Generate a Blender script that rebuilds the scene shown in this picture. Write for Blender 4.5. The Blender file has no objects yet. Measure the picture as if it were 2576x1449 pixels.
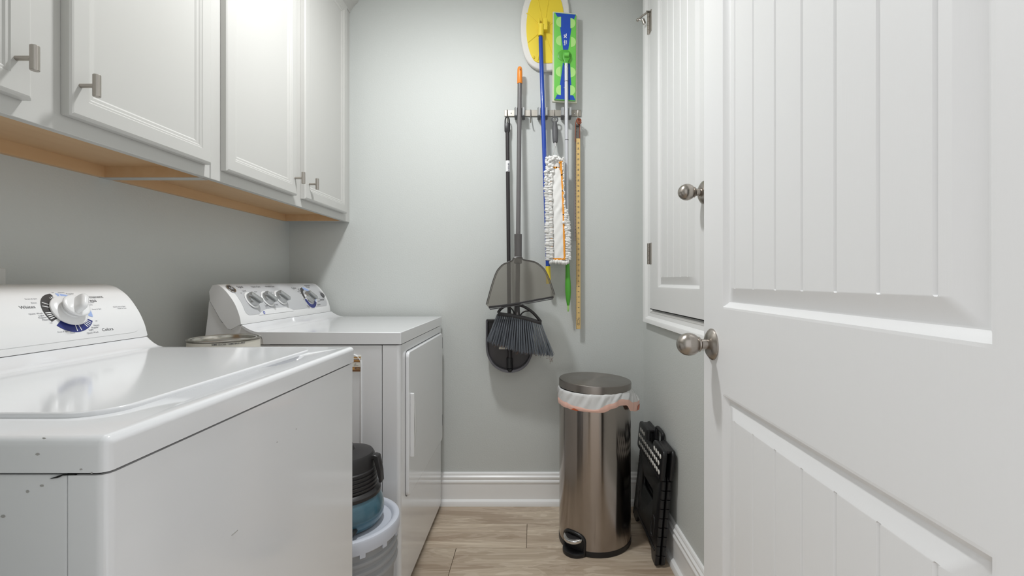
import bpy, bmesh, math, random
from mathutils import Vector, Matrix
random.seed(7)
V = Vector
PI = math.pi
SC = bpy.context.scene
COL = SC.collection

# ------------------------------------------------------------------ camera, world, exposure
F, U0, V0, H = 1180.0, 1343.0, 706.0, 1.085      # focal length and principal point for a 2576x1449 frame, eye height
cam = bpy.data.cameras.new('camera')
cam.sensor_width = 36.0
cam.lens = F / 2576.0 * 36.0
cam.shift_x = (1288.0 - U0) / 2576.0
cam.shift_y = (V0 - 724.5) / 2576.0
cam.clip_start = 0.01
camo = bpy.data.objects.new('camera', cam)
camo.location = (0, 0, H)
camo.rotation_euler = (PI / 2, 0, 0)
COL.objects.link(camo)
SC.camera = camo

w = bpy.data.worlds.new('world')
SC.world = w
w.use_nodes = True
w.node_tree.nodes['Background'].inputs[0].default_value = (0.97, 0.985, 1.0, 1)
w.node_tree.nodes['Background'].inputs[1].default_value = 1.0
SC.view_settings.view_transform = 'Standard'
SC.view_settings.look = 'None'
SC.view_settings.gamma = 1.0
SC.view_settings.exposure = 0.0
SC.view_settings.use_curve_mapping = False
LAMP_POS = V((-0.37, 1.38, 2.46))
LAMP_R = 0.075
LAMP_STRENGTH = 310.0


def P(u, v, Y):
    return V(((u - U0) / F * Y, Y, H - (v - V0) / F * Y))


# ------------------------------------------------------------------ materials
def lin(c):
    out = []
    for x in c:
        x = x / 255.0
        out.append(x / 12.92 if x <= 0.04045 else ((x + 0.055) / 1.055) ** 2.4)
    return tuple(out) + (1.0,)


def mat(name, rgb, rough=0.5, metal=0.0, bump=None, coat=0.0, vary=None, spec=None, alpha=None):
    """bump = (scale, strength, stretch xyz); vary = (second colour, noise scale, stretch xyz)"""
    m = bpy.data.materials.new(name)
    m.use_nodes = True
    nt = m.node_tree
    b = nt.nodes['Principled BSDF']
    b.inputs['Base Color'].default_value = lin(rgb)
    b.inputs['Roughness'].default_value = rough
    b.inputs['Metallic'].default_value = metal
    b.inputs['Coat Weight'].default_value = coat
    b.inputs['Coat Roughness'].default_value = 0.08
    if spec is not None:
        b.inputs['Specular IOR Level'].default_value = spec
    if bump or vary:
        tc = nt.nodes.new('ShaderNodeTexCoord')

    def noise(scale, stretch):
        mp = nt.nodes.new('ShaderNodeMapping')
        mp.inputs['Scale'].default_value = stretch
        nt.links.new(tc.outputs['Object'], mp.inputs['Vector'])
        n = nt.nodes.new('ShaderNodeTexNoise')
        n.inputs['Scale'].default_value = scale
        n.inputs['Detail'].default_value = 3
        nt.links.new(mp.outputs[0], n.inputs['Vector'])
        return n
    if bump:
        n = noise(bump[0], bump[2] if len(bump) > 2 else (1, 1, 1))
        bp = nt.nodes.new('ShaderNodeBump')
        bp.inputs['Strength'].default_value = bump[1]
        bp.inputs['Distance'].default_value = 0.002
        nt.links.new(n.outputs['Fac'], bp.inputs['Height'])
        nt.links.new(bp.outputs[0], b.inputs['Normal'])
    if vary:
        n = noise(vary[1], vary[2] if len(vary) > 2 else (1, 1, 1))
        mx = nt.nodes.new('ShaderNodeMix')
        mx.data_type = 'RGBA'
        mx.inputs[6].default_value = lin(rgb)
        mx.inputs[7].default_value = lin(vary[0])
        nt.links.new(n.outputs['Fac'], mx.inputs[0])
        nt.links.new(mx.outputs[2], b.inputs['Base Color'])
    return m


def see_through(name, rgb, tint, fac, rough=0.25, translucent=False):
    m = mat(name, rgb, rough)
    nt = m.node_tree
    b = nt.nodes['Principled BSDF']
    out = nt.nodes['Material Output']
    tr = nt.nodes.new('ShaderNodeBsdfTransparent')
    tr.inputs[0].default_value = lin(tint)
    src = b.outputs[0]
    if translucent:
        t = nt.nodes.new('ShaderNodeBsdfTranslucent')
        t.inputs[0].default_value = lin(rgb)
        m0 = nt.nodes.new('ShaderNodeMixShader')
        m0.inputs[0].default_value = 0.45 if translucent is True else translucent
        nt.links.new(b.outputs[0], m0.inputs[1])
        nt.links.new(t.outputs[0], m0.inputs[2])
        src = m0.outputs[0]
    mx = nt.nodes.new('ShaderNodeMixShader')
    mx.inputs[0].default_value = fac
    nt.links.new(src, mx.inputs[1])
    nt.links.new(tr.outputs[0], mx.inputs[2])
    nt.links.new(mx.outputs[0], out.inputs['Surface'])
    return m


def plank_mat():
    m = bpy.data.materials.new('vinyl_plank')
    m.use_nodes = True
    nt = m.node_tree
    N, L = nt.nodes.new, nt.links.new
    b = nt.nodes['Principled BSDF']
    tc = N('ShaderNodeTexCoord')
    oi = N('ShaderNodeObjectInfo')
    cb = N('ShaderNodeCombineXYZ')
    mul = N('ShaderNodeMath'); mul.operation = 'MULTIPLY'; mul.inputs[1].default_value = 37.0
    L(oi.outputs['Random'], mul.inputs[0])
    L(mul.outputs[0], cb.inputs[0]); L(mul.outputs[0], cb.inputs[2])
    ad = N('ShaderNodeVectorMath'); ad.operation = 'ADD'
    L(tc.outputs['Object'], ad.inputs[0]); L(cb.outputs[0], ad.inputs[1])
    mp = N('ShaderNodeMapping'); mp.inputs['Scale'].default_value = (1.5, 9.0, 1.0)
    L(ad.outputs[0], mp.inputs[0])
    n1 = N('ShaderNodeTexNoise'); n1.inputs['Scale'].default_value = 1.6; n1.inputs['Detail'].default_value = 4; n1.inputs['Distortion'].default_value = 0.6
    L(mp.outputs[0], n1.inputs['Vector'])
    # rings of the cathedral grain: contour bands of the slow noise
    rg = N('ShaderNodeMath'); rg.operation = 'MULTIPLY'; rg.inputs[1].default_value = 60.0
    L(n1.outputs['Fac'], rg.inputs[0])
    sn = N('ShaderNodeMath'); sn.operation = 'SINE'
    L(rg.outputs[0], sn.inputs[0])
    mp2 = N('ShaderNodeMapping'); mp2.inputs['Scale'].default_value = (4.0, 120.0, 1.0)
    L(ad.outputs[0], mp2.inputs[0])
    n2 = N('ShaderNodeTexNoise'); n2.inputs['Scale'].default_value = 1.0; n2.inputs['Detail'].default_value = 5
    L(mp2.outputs[0], n2.inputs['Vector'])
    r1 = N('ShaderNodeValToRGB')
    r1.color_ramp.elements[0].position = 0.32; r1.color_ramp.elements[0].color = lin((176, 156, 136))
    r1.color_ramp.elements[1].position = 0.62; r1.color_ramp.elements[1].color = lin((218, 203, 183))
    L(n1.outputs['Fac'], r1.inputs[0])
    r2 = N('ShaderNodeValToRGB')
    r2.color_ramp.elements[0].position = 0.25; r2.color_ramp.elements[0].color = (0.82, 0.79, 0.76, 1)
    r2.color_ramp.elements[1].position = 0.6; r2.color_ramp.elements[1].color = (1, 1, 1, 1)
    L(n2.outputs['Fac'], r2.inputs[0])
    r3 = N('ShaderNodeValToRGB')
    r3.color_ramp.elements[0].position = 0.0; r3.color_ramp.elements[0].color = (0.84, 0.81, 0.77, 1)
    r3.color_ramp.elements[1].position = 0.35; r3.color_ramp.elements[1].color = (1, 1, 1, 1)
    L(sn.outputs[0], r3.inputs[0])
    m1 = N('ShaderNodeMix'); m1.data_type = 'RGBA'; m1.blend_type = 'MULTIPLY'; m1.inputs[0].default_value = 0.8
    L(r1.outputs[0], m1.inputs[6]); L(r2.outputs[0], m1.inputs[7])
    m2 = N('ShaderNodeMix'); m2.data_type = 'RGBA'; m2.blend_type = 'MULTIPLY'; m2.inputs[0].default_value = 0.75
    L(m1.outputs[2], m2.inputs[6]); L(r3.outputs[0], m2.inputs[7])
    hv = N('ShaderNodeHueSaturation')
    mr = N('ShaderNodeMapRange'); mr.inputs['To Min'].default_value = 0.92; mr.inputs['To Max'].default_value = 1.08
    L(oi.outputs['Random'], mr.inputs[0]); L(mr.outputs[0], hv.inputs['Value']); L(m2.outputs[2], hv.inputs['Color'])
    L(hv.outputs[0], b.inputs['Base Color'])
    b.inputs['Roughness'].default_value = 0.42
    return m


def brushed(name, rgb, rough, aniso, axis='Z'):
    m = mat(name, rgb, rough, 1.0)
    nt = m.node_tree
    b = nt.nodes['Principled BSDF']
    b.inputs['Anisotropic'].default_value = aniso
    b.inputs['Anisotropic Rotation'].default_value = 0.25
    tg = nt.nodes.new('ShaderNodeTangent')
    tg.direction_type = 'RADIAL'
    tg.axis = axis
    nt.links.new(tg.outputs[0], b.inputs['Tangent'])
    return m


def maple_mat():
    return mat('maple_veneer', (222, 188, 146), 0.5, 0, vary=((208, 168, 124), 6.0, (6, 0.7, 6)), bump=(40, 0.05, (6, 0.5, 6)))


WALL = mat('sage_wall_paint', (207, 210, 207), 0.6, bump=(170, 0.3))
CEIL = mat('ceiling_paint', (235, 235, 233), 0.8, bump=(60, 0.1))
TRIM = mat('trim_paint', (248, 248, 247), 0.3)
DOORP = mat('door_paint', (241, 241, 241), 0.38, bump=(90, 0.05, (4, 4, 0.15)))
HATCHP = mat('hatch_paint', (229, 229, 228), 0.38, bump=(90, 0.05, (4, 4, 0.15)))
CABP = mat('cabinet_paint', (199, 198, 194), 0.35)
MAPLE = maple_mat()
PLANK = plank_mat()
SUB = mat('floor_underlay', (90, 75, 62), 0.8)
ENAMEL = mat('white_enamel', (235, 236, 238), 0.12, coat=0.4)
PLASTW = mat('white_plastic', (238, 238, 238), 0.22, coat=0.2)
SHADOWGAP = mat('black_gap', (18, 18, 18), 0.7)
INK = mat('dark_ink', (84, 82, 86), 0.5)
INKF = mat('faint_ink', (128, 129, 136), 0.5)
NAVY = mat('navy_ink', (38, 48, 120), 0.4)
LBLUE = mat('light_blue_ink', (160, 182, 228), 0.4)
CHARC = mat('charcoal_ink', (62, 60, 60), 0.4)
GREYP = mat('grey_console_film', (198, 199, 201), 0.3)
KNOBG = mat('satin_grey_knob', (176, 178, 178), 0.25, 0.6)
CHROME = mat('chrome', (215, 215, 215), 0.12, 1.0)
NICKEL = brushed('satin_nickel', (172, 165, 158), 0.28, 0.3)
NICKH = mat('nickel_hardware', (178, 172, 165), 0.3, 1.0)
RACKM = mat('brushed_rack_steel', (172, 167, 159), 0.4, 0.9)
CAN = brushed('brushed_steel', (168, 160, 154), 0.17, 0.93)
CANLID = brushed('brushed_lid_steel', (152, 146, 141), 0.36, 0.6)
TIN = mat('tin_plate', (190, 186, 178), 0.22, 1.0)
BLACK = mat('black_plastic', (26, 26, 28), 0.38)
BLACKS = mat('black_satin_plastic', (40, 38, 39), 0.4)
BLKPOLE = mat('black_pole', (48, 44, 45), 0.35)
GREYPOLE = mat('grey_pole', (104, 101, 101), 0.4)
GREYRUB = mat('grey_rubber', (92, 92, 94), 0.55)
ORANGE = mat('orange_plastic', (240, 140, 40), 0.4)
BLUE = mat('blue_pole', (22, 66, 165), 0.3, coat=0.3)
YELLOW = mat('yellow_plastic', (240, 214, 60), 0.4)
GREEN = mat('green_plastic', (112, 200, 82), 0.3, coat=0.2)
LGREEN = mat('light_green_grip', (172, 222, 130), 0.45)
DGREEN = mat('grass_green_grip', (84, 168, 54), 0.4)
MBLUE = mat('mop_blue_plastic', (28, 74, 176), 0.35)
SILVER = mat('silver_pole', (205, 206, 210), 0.35, 0.35)
PADW = mat('white_pad_cloth', (228, 226, 221), 0.9, bump=(60, 0.5))
PADG = mat('pad_edge_cloth', (214, 214, 196), 0.9)
WHITE = mat('white_print', (240, 240, 240), 0.5)
FUZZ = mat('white_chenille', (240, 239, 236), 0.95, bump=(420, 0.25))
CLOTHW = mat('white_cotton', (238, 237, 234), 0.9, bump=(45, 0.25))
TAPE = mat('orange_tape', (238, 156, 48), 0.8)
LEATHER = mat('brown_leather_cord', (140, 72, 44), 0.6)
RULEW = mat('yardstick_wood', (227, 196, 132), 0.45, vary=((213, 177, 112), 8.0, (20, 20, 1)))
RULEM = mat('ruler_metal', (140, 132, 127), 0.3, 0.8)
SMOKE = see_through('smoky_plastic', (150, 147, 141), (226, 224, 220), 0.78, 0.18)
SMOKED = mat('smoky_plastic_thick', (86, 83, 82), 0.25)
PANG = mat('grey_pan_plastic', (96, 94, 99), 0.35)
PANF = mat('dark_pan_plastic', (66, 62, 63), 0.4)
BRIST = mat('grey_bristle', (124, 129, 136), 0.5, vary=((92, 97, 104), 240.0))
LINT = mat('lint', (120, 96, 84), 0.9)
BAG = see_through('white_liner_film', (250, 250, 249), (245, 245, 245), 0.10, 0.22, 0.18)
PINK = mat('pink_liner_hem', (250, 203, 187), 0.3)
TIE = mat('orange_drawstring', (226, 110, 66), 0.35)
BUCKET = see_through('milky_bucket_plastic', (216, 218, 221), (235, 237, 238), 0.25, 0.3, True)
BLID = mat('bucket_lid_plastic', (202, 206, 216), 0.35)
TANK = mat('blue_tank_plastic', (50, 86, 104), 0.16, coat=0.4, vary=((84, 122, 136), 14.0, (1, 1, 3)))
CARD = mat('cardboard', (168, 132, 92), 0.8)
PAPERL = mat('paper_label', (232, 228, 216), 0.6)
BROWNL = mat('brown_label_print', (120, 84, 56), 0.6)
TANL = mat('tan_label_print', (200, 150, 84), 0.6)
OUTLET = mat('outlet_plastic', (216, 217, 214), 0.35)
DOTM = mat('white_rubber_dot', (250, 248, 242), 0.6)
MARK = mat('scuff', (176, 174, 171), 0.7)


def lamp_mat():
    m = bpy.data.materials.new('lit_diffuser')
    m.use_nodes = True
    b = m.node_tree.nodes['Principled BSDF']
    b.inputs['Base Color'].default_value = (0.9, 0.9, 0.88, 1)
    b.inputs['Emission Color'].default_value = (0.975, 0.99, 1.0, 1)
    b.inputs['Emission Strength'].default_value = LAMP_STRENGTH
    return m


LAMPM = lamp_mat()

# ------------------------------------------------------------------ mesh helpers
ORG = {}


def root(name, loc, label=None, cat=None, group=None, kind=None):
    o = bpy.data.objects.new(name, None)
    o.empty_display_size = 0.05
    o.location = loc
    COL.objects.link(o)
    ORG[o.name] = V(loc)
    if label: o['label'] = label
    if cat: o['category'] = cat
    if group: o['group'] = group
    if kind: o['kind'] = kind
    return o


class B:
    def __init__(s):
        s.bm = bmesh.new()

    def poly(s, pts):
        return s.bm.faces.new([s.bm.verts.new(p) for p in pts])

    def box(s, a, b, bev=0.0, seg=2, M=None):
        xs, ys, zs = sorted((a[0], b[0])), sorted((a[1], b[1])), sorted((a[2], b[2]))
        vs = [s.bm.verts.new((xs[i], ys[j], zs[k])) for i in (0, 1) for j in (0, 1) for k in (0, 1)]
        fs = [s.bm.faces.new([vs[i] for i in q]) for q in ((0, 1, 3, 2), (4, 6, 7, 5), (0, 4, 5, 1), (2, 3, 7, 6), (0, 2, 6, 4), (1, 5, 7, 3))]
        if M is not None:
            for v in vs: v.co = M @ v.co
        if bev:
            es = list({e for f in fs for e in f.edges})
            bmesh.ops.bevel(s.bm, geom=es, offset=bev, segments=seg, profile=0.5, affect='EDGES', clamp_overlap=True)
        return s

    def prism(s, pts, vec, bev=0.0, seg=2, ang=30, front_only=False):
        pts = [V(p) for p in pts]; vec = V(vec)
        a = [s.bm.verts.new(p) for p in pts]
        b = [s.bm.verts.new(p + vec) for p in pts]
        n = len(pts)
        fs = [s.bm.faces.new(a), s.bm.faces.new(b[::-1])]
        for i in range(n):
            fs.append(s.bm.faces.new((a[i], b[i], b[(i + 1) % n], a[(i + 1) % n])))
        bmesh.ops.recalc_face_normals(s.bm, faces=fs)
        if bev:
            es = list({e for f in fs for e in f.edges})
            if front_only:
                sa = set(a)
                es = [e for e in es if e.verts[0] in sa and e.verts[1] in sa]
            es = [e for e in es if len(e.link_faces) == 2 and e.calc_face_angle(0) > math.radians(ang)]
            bmesh.ops.bevel(s.bm, geom=es, offset=bev, segments=seg, profile=0.5, affect='EDGES', clamp_overlap=True)
        return s

    def grid(s, f, nu, nv, cu=False, cv=False):
        """f(i, j) gives the point; cu / cv close that direction"""
        vs = [[s.bm.verts.new(f(i, j)) for j in range(nv)] for i in range(nu)]
        for i in range(nu if cu else nu - 1):
            for j in range(nv if cv else nv - 1):
                i2, j2 = (i + 1) % nu, (j + 1) % nv
                q = [vs[i][j], vs[i2][j], vs[i2][j2], vs[i][j2]]
                s.bm.faces.new(q)
        return s

    def lathe(s, prof, M=None, n=40):
        M = M or Matrix()
        rings = []
        for r, z in prof:
            if r < 1e-6:
                rings.append([s.bm.verts.new(M @ V((0, 0, z)))])
            else:
                rings.append([s.bm.verts.new(M @ V((r * math.cos(2 * PI * k / n), r * math.sin(2 * PI * k / n), z))) for k in range(n)])
        for a, b in zip(rings, rings[1:]):
            for k in range(n):
                k2 = (k + 1) % n
                if len(a) == 1 and len(b) == 1: continue
                if len(a) == 1: s.bm.faces.new((a[0], b[k], b[k2]))
                elif len(b) == 1: s.bm.faces.new((a[k], b[0], a[k2]))
                else: s.bm.faces.new((a[k], b[k], b[k2], a[k2]))
        return s

    def tube(s, pts, r, n=12, caps=True, closed=False):
        pts = [V(p) for p in pts]
        m = len(pts)
        rs = r if isinstance(r, (list, tuple)) else [r] * m
        rings = []
        ref = None
        for i in range(m):
            if closed: t = (pts[(i + 1) % m] - pts[i - 1])
            else: t = pts[min(i + 1, m - 1)] - pts[max(i - 1, 0)]
            t.normalize()
            if ref is None:
                ref = V((0, 1, 0)) if abs(t.y) < 0.9 else V((1, 0, 0))
            x = (ref - t * ref.dot(t)).normalized()
            ref = x
            y = t.cross(x)
            rings.append([s.bm.verts.new(pts[i] + (x * math.cos(2 * PI * k / n) + y * math.sin(2 * PI * k / n)) * rs[i]) for k in range(n)])
        for i in range(m if closed else m - 1):
            a, b = rings[i], rings[(i + 1) % m]
            for k in range(n):
                s.bm.faces.new((a[k], a[(k + 1) % n], b[(k + 1) % n], b[k]))
        if caps and not closed:
            s.bm.faces.new(rings[0][::-1]); s.bm.faces.new(rings[-1])
        return s

    def ball(s, c, r, sub=2, M=None):
        r = V(r) if not isinstance(r, (int, float)) else V((r, r, r))
        mt = Matrix.Translation(V(c)) @ (M or Matrix()) @ Matrix.Diagonal((r.x, r.y, r.z, 1))
        bmesh.ops.create_icosphere(s.bm, subdivisions=sub, radius=1.0, matrix=mt)
        return s

    def geo(s, verts, faces):
        vs = [s.bm.verts.new(v) for v in verts]
        for f in faces:
            try: s.bm.faces.new([vs[i] for i in f])
            except ValueError: pass
        return s

    def build(s, name, m, parent=None, ang=38, label=None, cat=None, kind=None, group=None, loc=None, recalc=True):
        bm = s.bm
        if recalc:
            bmesh.ops.recalc_face_normals(bm, faces=bm.faces)
        lim = math.radians(ang)
        for f in bm.faces: f.smooth = True
        for e in bm.edges:
            if len(e.link_faces) == 2 and e.calc_face_angle(0) > lim: e.smooth = False
        me = bpy.data.meshes.new(name)
        org = ORG[parent.name] if parent else V(loc or (0, 0, 0))
        bmesh.ops.translate(bm, verts=bm.verts, vec=-org)
        bm.to_mesh(me); bm.free()
        for mm in (m if isinstance(m, (list, tuple)) else [m]): me.materials.append(mm)
        o = bpy.data.objects.new(name, me)
        COL.objects.link(o)
        if parent: o.parent = parent
        else: o.location = org
        ORG[o.name] = org
        if len(me.polygons) < 6000 and m in (ENAMEL, PLASTW, CABP, DOORP, HATCHP, TRIM, GREYP, CAN, CANLID):
            wn = o.modifiers.new('weighted_normal', 'WEIGHTED_NORMAL'); wn.keep_sharp = True; wn.weight = 90
        if label: o['label'] = label
        if cat: o['category'] = cat
        if kind: o['kind'] = kind
        if group: o['group'] = group
        return o


def barrel(b, x, y, z0, z1, r, n=5):
    prof = [(0, z0)]
    h = (z1 - z0) / n
    for k in range(n):
        a = z0 + h * k
        prof += [(r * 0.8, a + 0.0002), (r, a + 0.0008), (r, a + h - 0.0008), (r * 0.8, a + h - 0.0002)]
    prof += [(0, z1)]
    b.lathe(prof, Matrix.Translation((x, y, 0)), 14)


def axis_matrix(origin, zdir, xdir=None):
    z = V(zdir).normalized()
    x = V(xdir) if xdir is not None else (V((0, 0, 1)) if abs(z.z) < 0.9 else V((1, 0, 0)))
    x = (x - z * x.dot(z)).normalized()
    y = z.cross(x)
    m = Matrix((x, y, z)).transposed().to_4x4()
    m.translation = V(origin)
    return m


def smooth_path(pts, k=6, closed=False):
    pts = [V(p) for p in pts]
    n = len(pts)
    out = []
    rng = range(n) if closed else range(n - 1)
    for i in rng:
        p0 = pts[(i - 1) % n] if closed else pts[max(i - 1, 0)]
        p1 = pts[i]; p2 = pts[(i + 1) % n]
        p3 = pts[(i + 2) % n] if closed else pts[min(i + 2, n - 1)]
        for j in range(k):
            t = j / k
            out.append(0.5 * ((2 * p1) + (p2 - p0) * t + (2 * p0 - 5 * p1 + 4 * p2 - p3) * t * t + (3 * p1 - p0 - 3 * p2 + p3) * t ** 3))
    if not closed: out.append(pts[-1])
    return out


def rrect(a0, a1, b0, b1, r, k=5):
    out = []
    for (ca, cb, st) in ((a1 - r, b1 - r, 0), (a0 + r, b1 - r, 90), (a0 + r, b0 + r, 180), (a1 - r, b0 + r, 270)):
        for j in range(k + 1):
            t = math.radians(st + 90 * j / k)
            out.append((ca + r * math.cos(t), cb + r * math.sin(t)))
    return out


_tc = {}


def text_geo(s, size, align='CENTER', weight=0.0):
    key = (s, size, align, weight)
    if key in _tc: return _tc[key]
    c = bpy.data.curves.new('t', 'FONT')
    c.body = s; c.size = size; c.align_x = align; c.align_y = 'CENTER'; c.resolution_u = 2; c.offset = weight
    o = bpy.data.objects.new('t', c)
    COL.objects.link(o)
    ev = o.evaluated_get(bpy.context.evaluated_depsgraph_get())
    me = ev.to_mesh()
    r = ([tuple(v.co) for v in me.vertices], [tuple(p.vertices) for p in me.polygons])
    ev.to_mesh_clear()
    bpy.data.objects.remove(o); bpy.data.curves.remove(c)
    _tc[key] = r
    return r


def put_text(b, s, size, fn, align='CENTER', bold=0.0, sx=1.0):
    vs, fs = text_geo(s, size, align, bold)
    b.geo([fn(x * sx, y) for x, y, z in vs], fs)


def cut(o, cutter):
    """subtract a throw-away mesh from o for good"""
    md = o.modifiers.new('cut', 'BOOLEAN'); md.operation = 'DIFFERENCE'; md.solver = 'EXACT'; md.object = cutter
    dg = bpy.context.evaluated_depsgraph_get()
    me = bpy.data.meshes.new_from_object(o.evaluated_get(dg))
    o.modifiers.clear()
    old = o.data; o.data = me; bpy.data.meshes.remove(old)
    cm = cutter.data; bpy.data.objects.remove(cutter); bpy.data.meshes.remove(cm)


def panel_shell(b, fmap, a0, a1, b0, b1, rings, grooves=(), gw=0.006, gd=0.003):
    """moulded door panel: rings = (inset, depth) from the outer edge inwards; grooves = positions along a"""
    ins, dep = rings[-1]
    fa0, fa1 = a0 + ins, a1 - ins
    cols = [(fa0, 0.0)]
    for g in grooves:
        if fa0 + gw < g < fa1 - gw:
            cols += [(g - gw / 2, 0.0), (g, gd), (g + gw / 2, 0.0)]
    cols.append((fa1, 0.0))
    bm = b.bm
    bot, top = [], []
    for k, (i, d) in enumerate(rings):
        last = k == len(rings) - 1
        rb, rt = [], []
        for (ca, cd) in cols:
            t = (ca - fa0) / (fa1 - fa0)
            a = (a0 + i) + t * ((a1 - i) - (a0 + i))
            dd = d + (cd if last else 0.0)
            rb.append(bm.verts.new(fmap(a, b0 + i, dd)))
            rt.append(bm.verts.new(fmap(a, b1 - i, dd)))
        bot.append(rb); top.append(rt)
    n = len(cols)
    for k in range(len(rings) - 1):
        for c in range(n - 1):
            bm.faces.new((bot[k][c], bot[k][c + 1], bot[k + 1][c + 1], bot[k + 1][c]))
            bm.faces.new((top[k][c], top[k][c + 1], top[k + 1][c + 1], top[k + 1][c]))
        for e in (0, n - 1):
            bm.faces.new((bot[k][e], bot[k + 1][e], top[k + 1][e], top[k][e]))
    for c in range(n - 1):
        bm.faces.new((bot[-1][c], bot[-1][c + 1], top[-1][c + 1], top[-1][c]))


# ------------------------------------------------------------------ the room
XL, XR, YB, YF, ZC = -1.191, 0.534, 2.282, 0.28, 2.475
SL = 0.0255                                        # the right wall is very slightly out of square


def rw(y, off=0.0):
    return XR + (YB - y) * SL - off


B().box((XL - 0.1, YF - 0.12, 0), (XL, YB + 0.1, ZC)).build('wall_left', WALL, kind='structure')
B().box((XL - 0.1, YB, 0), (XR + 0.3, YB + 0.1, ZC)).build('wall_back', WALL, kind='structure')
B().prism([(rw(YB), YB, 0), (rw(YF - 0.12), YF - 0.12, 0), (rw(YF - 0.12) + 0.12, YF - 0.12, 0), (rw(YB) + 0.12, YB, 0)], (0, 0, ZC)).build('wall_right', WALL, kind='structure')
xa, xb = XL - 0.1, rw(YF) + 0.1
B().prism([V((x, YF - 0.12, z)) for x, z in ((xa, 0), (-0.38, 0), (-0.38, 2.07), (0.455, 2.07), (0.455, 0), (xb, 0), (xb, ZC), (xa, ZC))], (0, 0.12, 0)).build('wall_front', WALL, kind='structure')
B().box((XL - 0.1, YF - 0.12, ZC), (0.8, YB + 0.1, ZC + 0.1)).build('ceiling', CEIL, kind='structure')
fl = B().box((XL - 0.1, -1.2, -0.06), (0.8, YB + 0.1, -0.008)).build('floor', SUB, kind='structure')
# planks: each one a piece of the floor, rows run across the room
rows = [2.285 - 0.19 * k for k in range(0, 20)]
joints = {0: [0.62], 1: [-0.03], 2: [-0.315], 3: [0.22], 4: [-0.6, 0.61], 5: [-0.1], 6: [0.35], 7: [-0.45], 8: [0.1], 9: [-0.7, 0.5], 10: [-0.2]}
for k in range(18):
    y1, y0 = rows[k], rows[k + 1]
    xs = [XL] + [j for j in joints[k % 11]] + [0.66]
    if k == 0: xs = [XL, -0.62, 0.66]
    for x0, x1 in zip(xs, xs[1:]):
        pb = B()
        g = 0.0007
        pb.box((x0 + g, y0 + g, -0.008), (x1 - g, min(y1, YB) - g, 0.0), 0.0012, 1)
        o = pb.build('plank', PLANK, fl)


def board(b, prof, fmap, s0, s1):
    """baseboard or casing: profile (thickness, height) swept along s"""
    b.grid(lambda i, j: fmap((s0, s1)[i], prof[j][0], prof[j][1]), 2, len(prof))
    for s in (s0, s1):
        b.poly([fmap(s, t, h) for t, h in prof])


BASE = [(0, 0), (0.030, 0), (0.030, 0.012), (0.026, 0.022), (0.018, 0.027), (0.0155, 0.029), (0.0155, 0.104), (0.0185, 0.108), (0.0185, 0.114), (0.0165, 0.118),
        (0.0135, 0.121), (0.0135, 0.126), (0.0165, 0.129), (0.0165, 0.135), (0.013, 0.138), (0.010, 0.141), (0.010, 0.147), (0.007, 0.153), (0, 0.155)]
b = B(); board(b, BASE, lambda s, t, h: V((s, YB - t, h)), XL, rw(YB)); b.build('baseboard_back', TRIM, kind='structure', ang=25)
b = B(); board(b, BASE, lambda s, t, h: V((rw(s, t), s, h)), YF, YB - 0.001); b.build('baseboard_right', TRIM, kind='structure', ang=25)
b = B(); board(b, BASE, lambda s, t, h: V((XL + t, s, h)), YF, YB - 0.001); b.build('baseboard_left', TRIM, kind='structure', ang=25)

# jamb and casing of the doorway the camera looks through
B().prism([V((x, YF - 0.13, z)) for x, z in ((-0.382, 0), (-0.362, 0), (-0.362, 2.05), (0.437, 2.05), (0.437, 0), (0.457, 0), (0.457, 2.07), (-0.382, 2.07))], (0, 0.135, 0)).build('trim_2', TRIM, kind='structure')

# ---- ceiling lamp that lights the room
lamp = root('ceiling_light', (LAMP_POS.x, LAMP_POS.y, ZC), 'round flush ceiling light with a lit white diffuser disc', 'lamp')
LT = Matrix.Translation((LAMP_POS.x, LAMP_POS.y, ZC))
B().lathe([(LAMP_R, -0.010), (LAMP_R + 0.004, -0.013), (LAMP_R + 0.022, -0.010), (LAMP_R + 0.026, -0.004), (LAMP_R + 0.026, 0), (0, 0)], LT, 40).build('lamp_ring', TRIM, lamp)
B().lathe([(LAMP_R, -0.010), (LAMP_R * 0.95, -0.015), (LAMP_R * 0.8, -0.020), (LAMP_R * 0.5, -0.024), (0, -0.026)], LT, 32).build('diffuser', LAMPM, lamp)

# ------------------------------------------------------------------ doors
def knob(parent, base, d, s=1.0):
    """round satin knob: rosette at base, d points out of the door"""
    M = axis_matrix(base, d)
    k = B()
    k.lathe([(0.0355 * s, 0), (0.0355 * s, 0.003), (0.033 * s, 0.006), (0.026 * s, 0.011), (0.018 * s, 0.014), (0.0, 0.014)], M)
    ro = k.build('rosette', NICKEL, parent)
    k = B()
    prof = [(0.0125 * s, 0.010), (0.0115 * s, 0.020), (0.012 * s, 0.026), (0.017 * s, 0.030)]
    for i in range(1, 15):
        t = PI * (0.16 + 0.84 * i / 14)
        prof.append((0.0258 * s * math.sin(t) if i < 14 else 0.0, 0.054 * s - 0.0275 * s * math.cos(t)))
    k.lathe(prof, M)
    k.build('knob', NICKEL, parent)


RINGS = [(0, 0), (0.004, 0.0005), (0.007, 0.004), (0.011, 0.008), (0.015, 0.0105), (0.018, 0.0105), (0.044, 0.0015), (0.046, 0.0010)]
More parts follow.
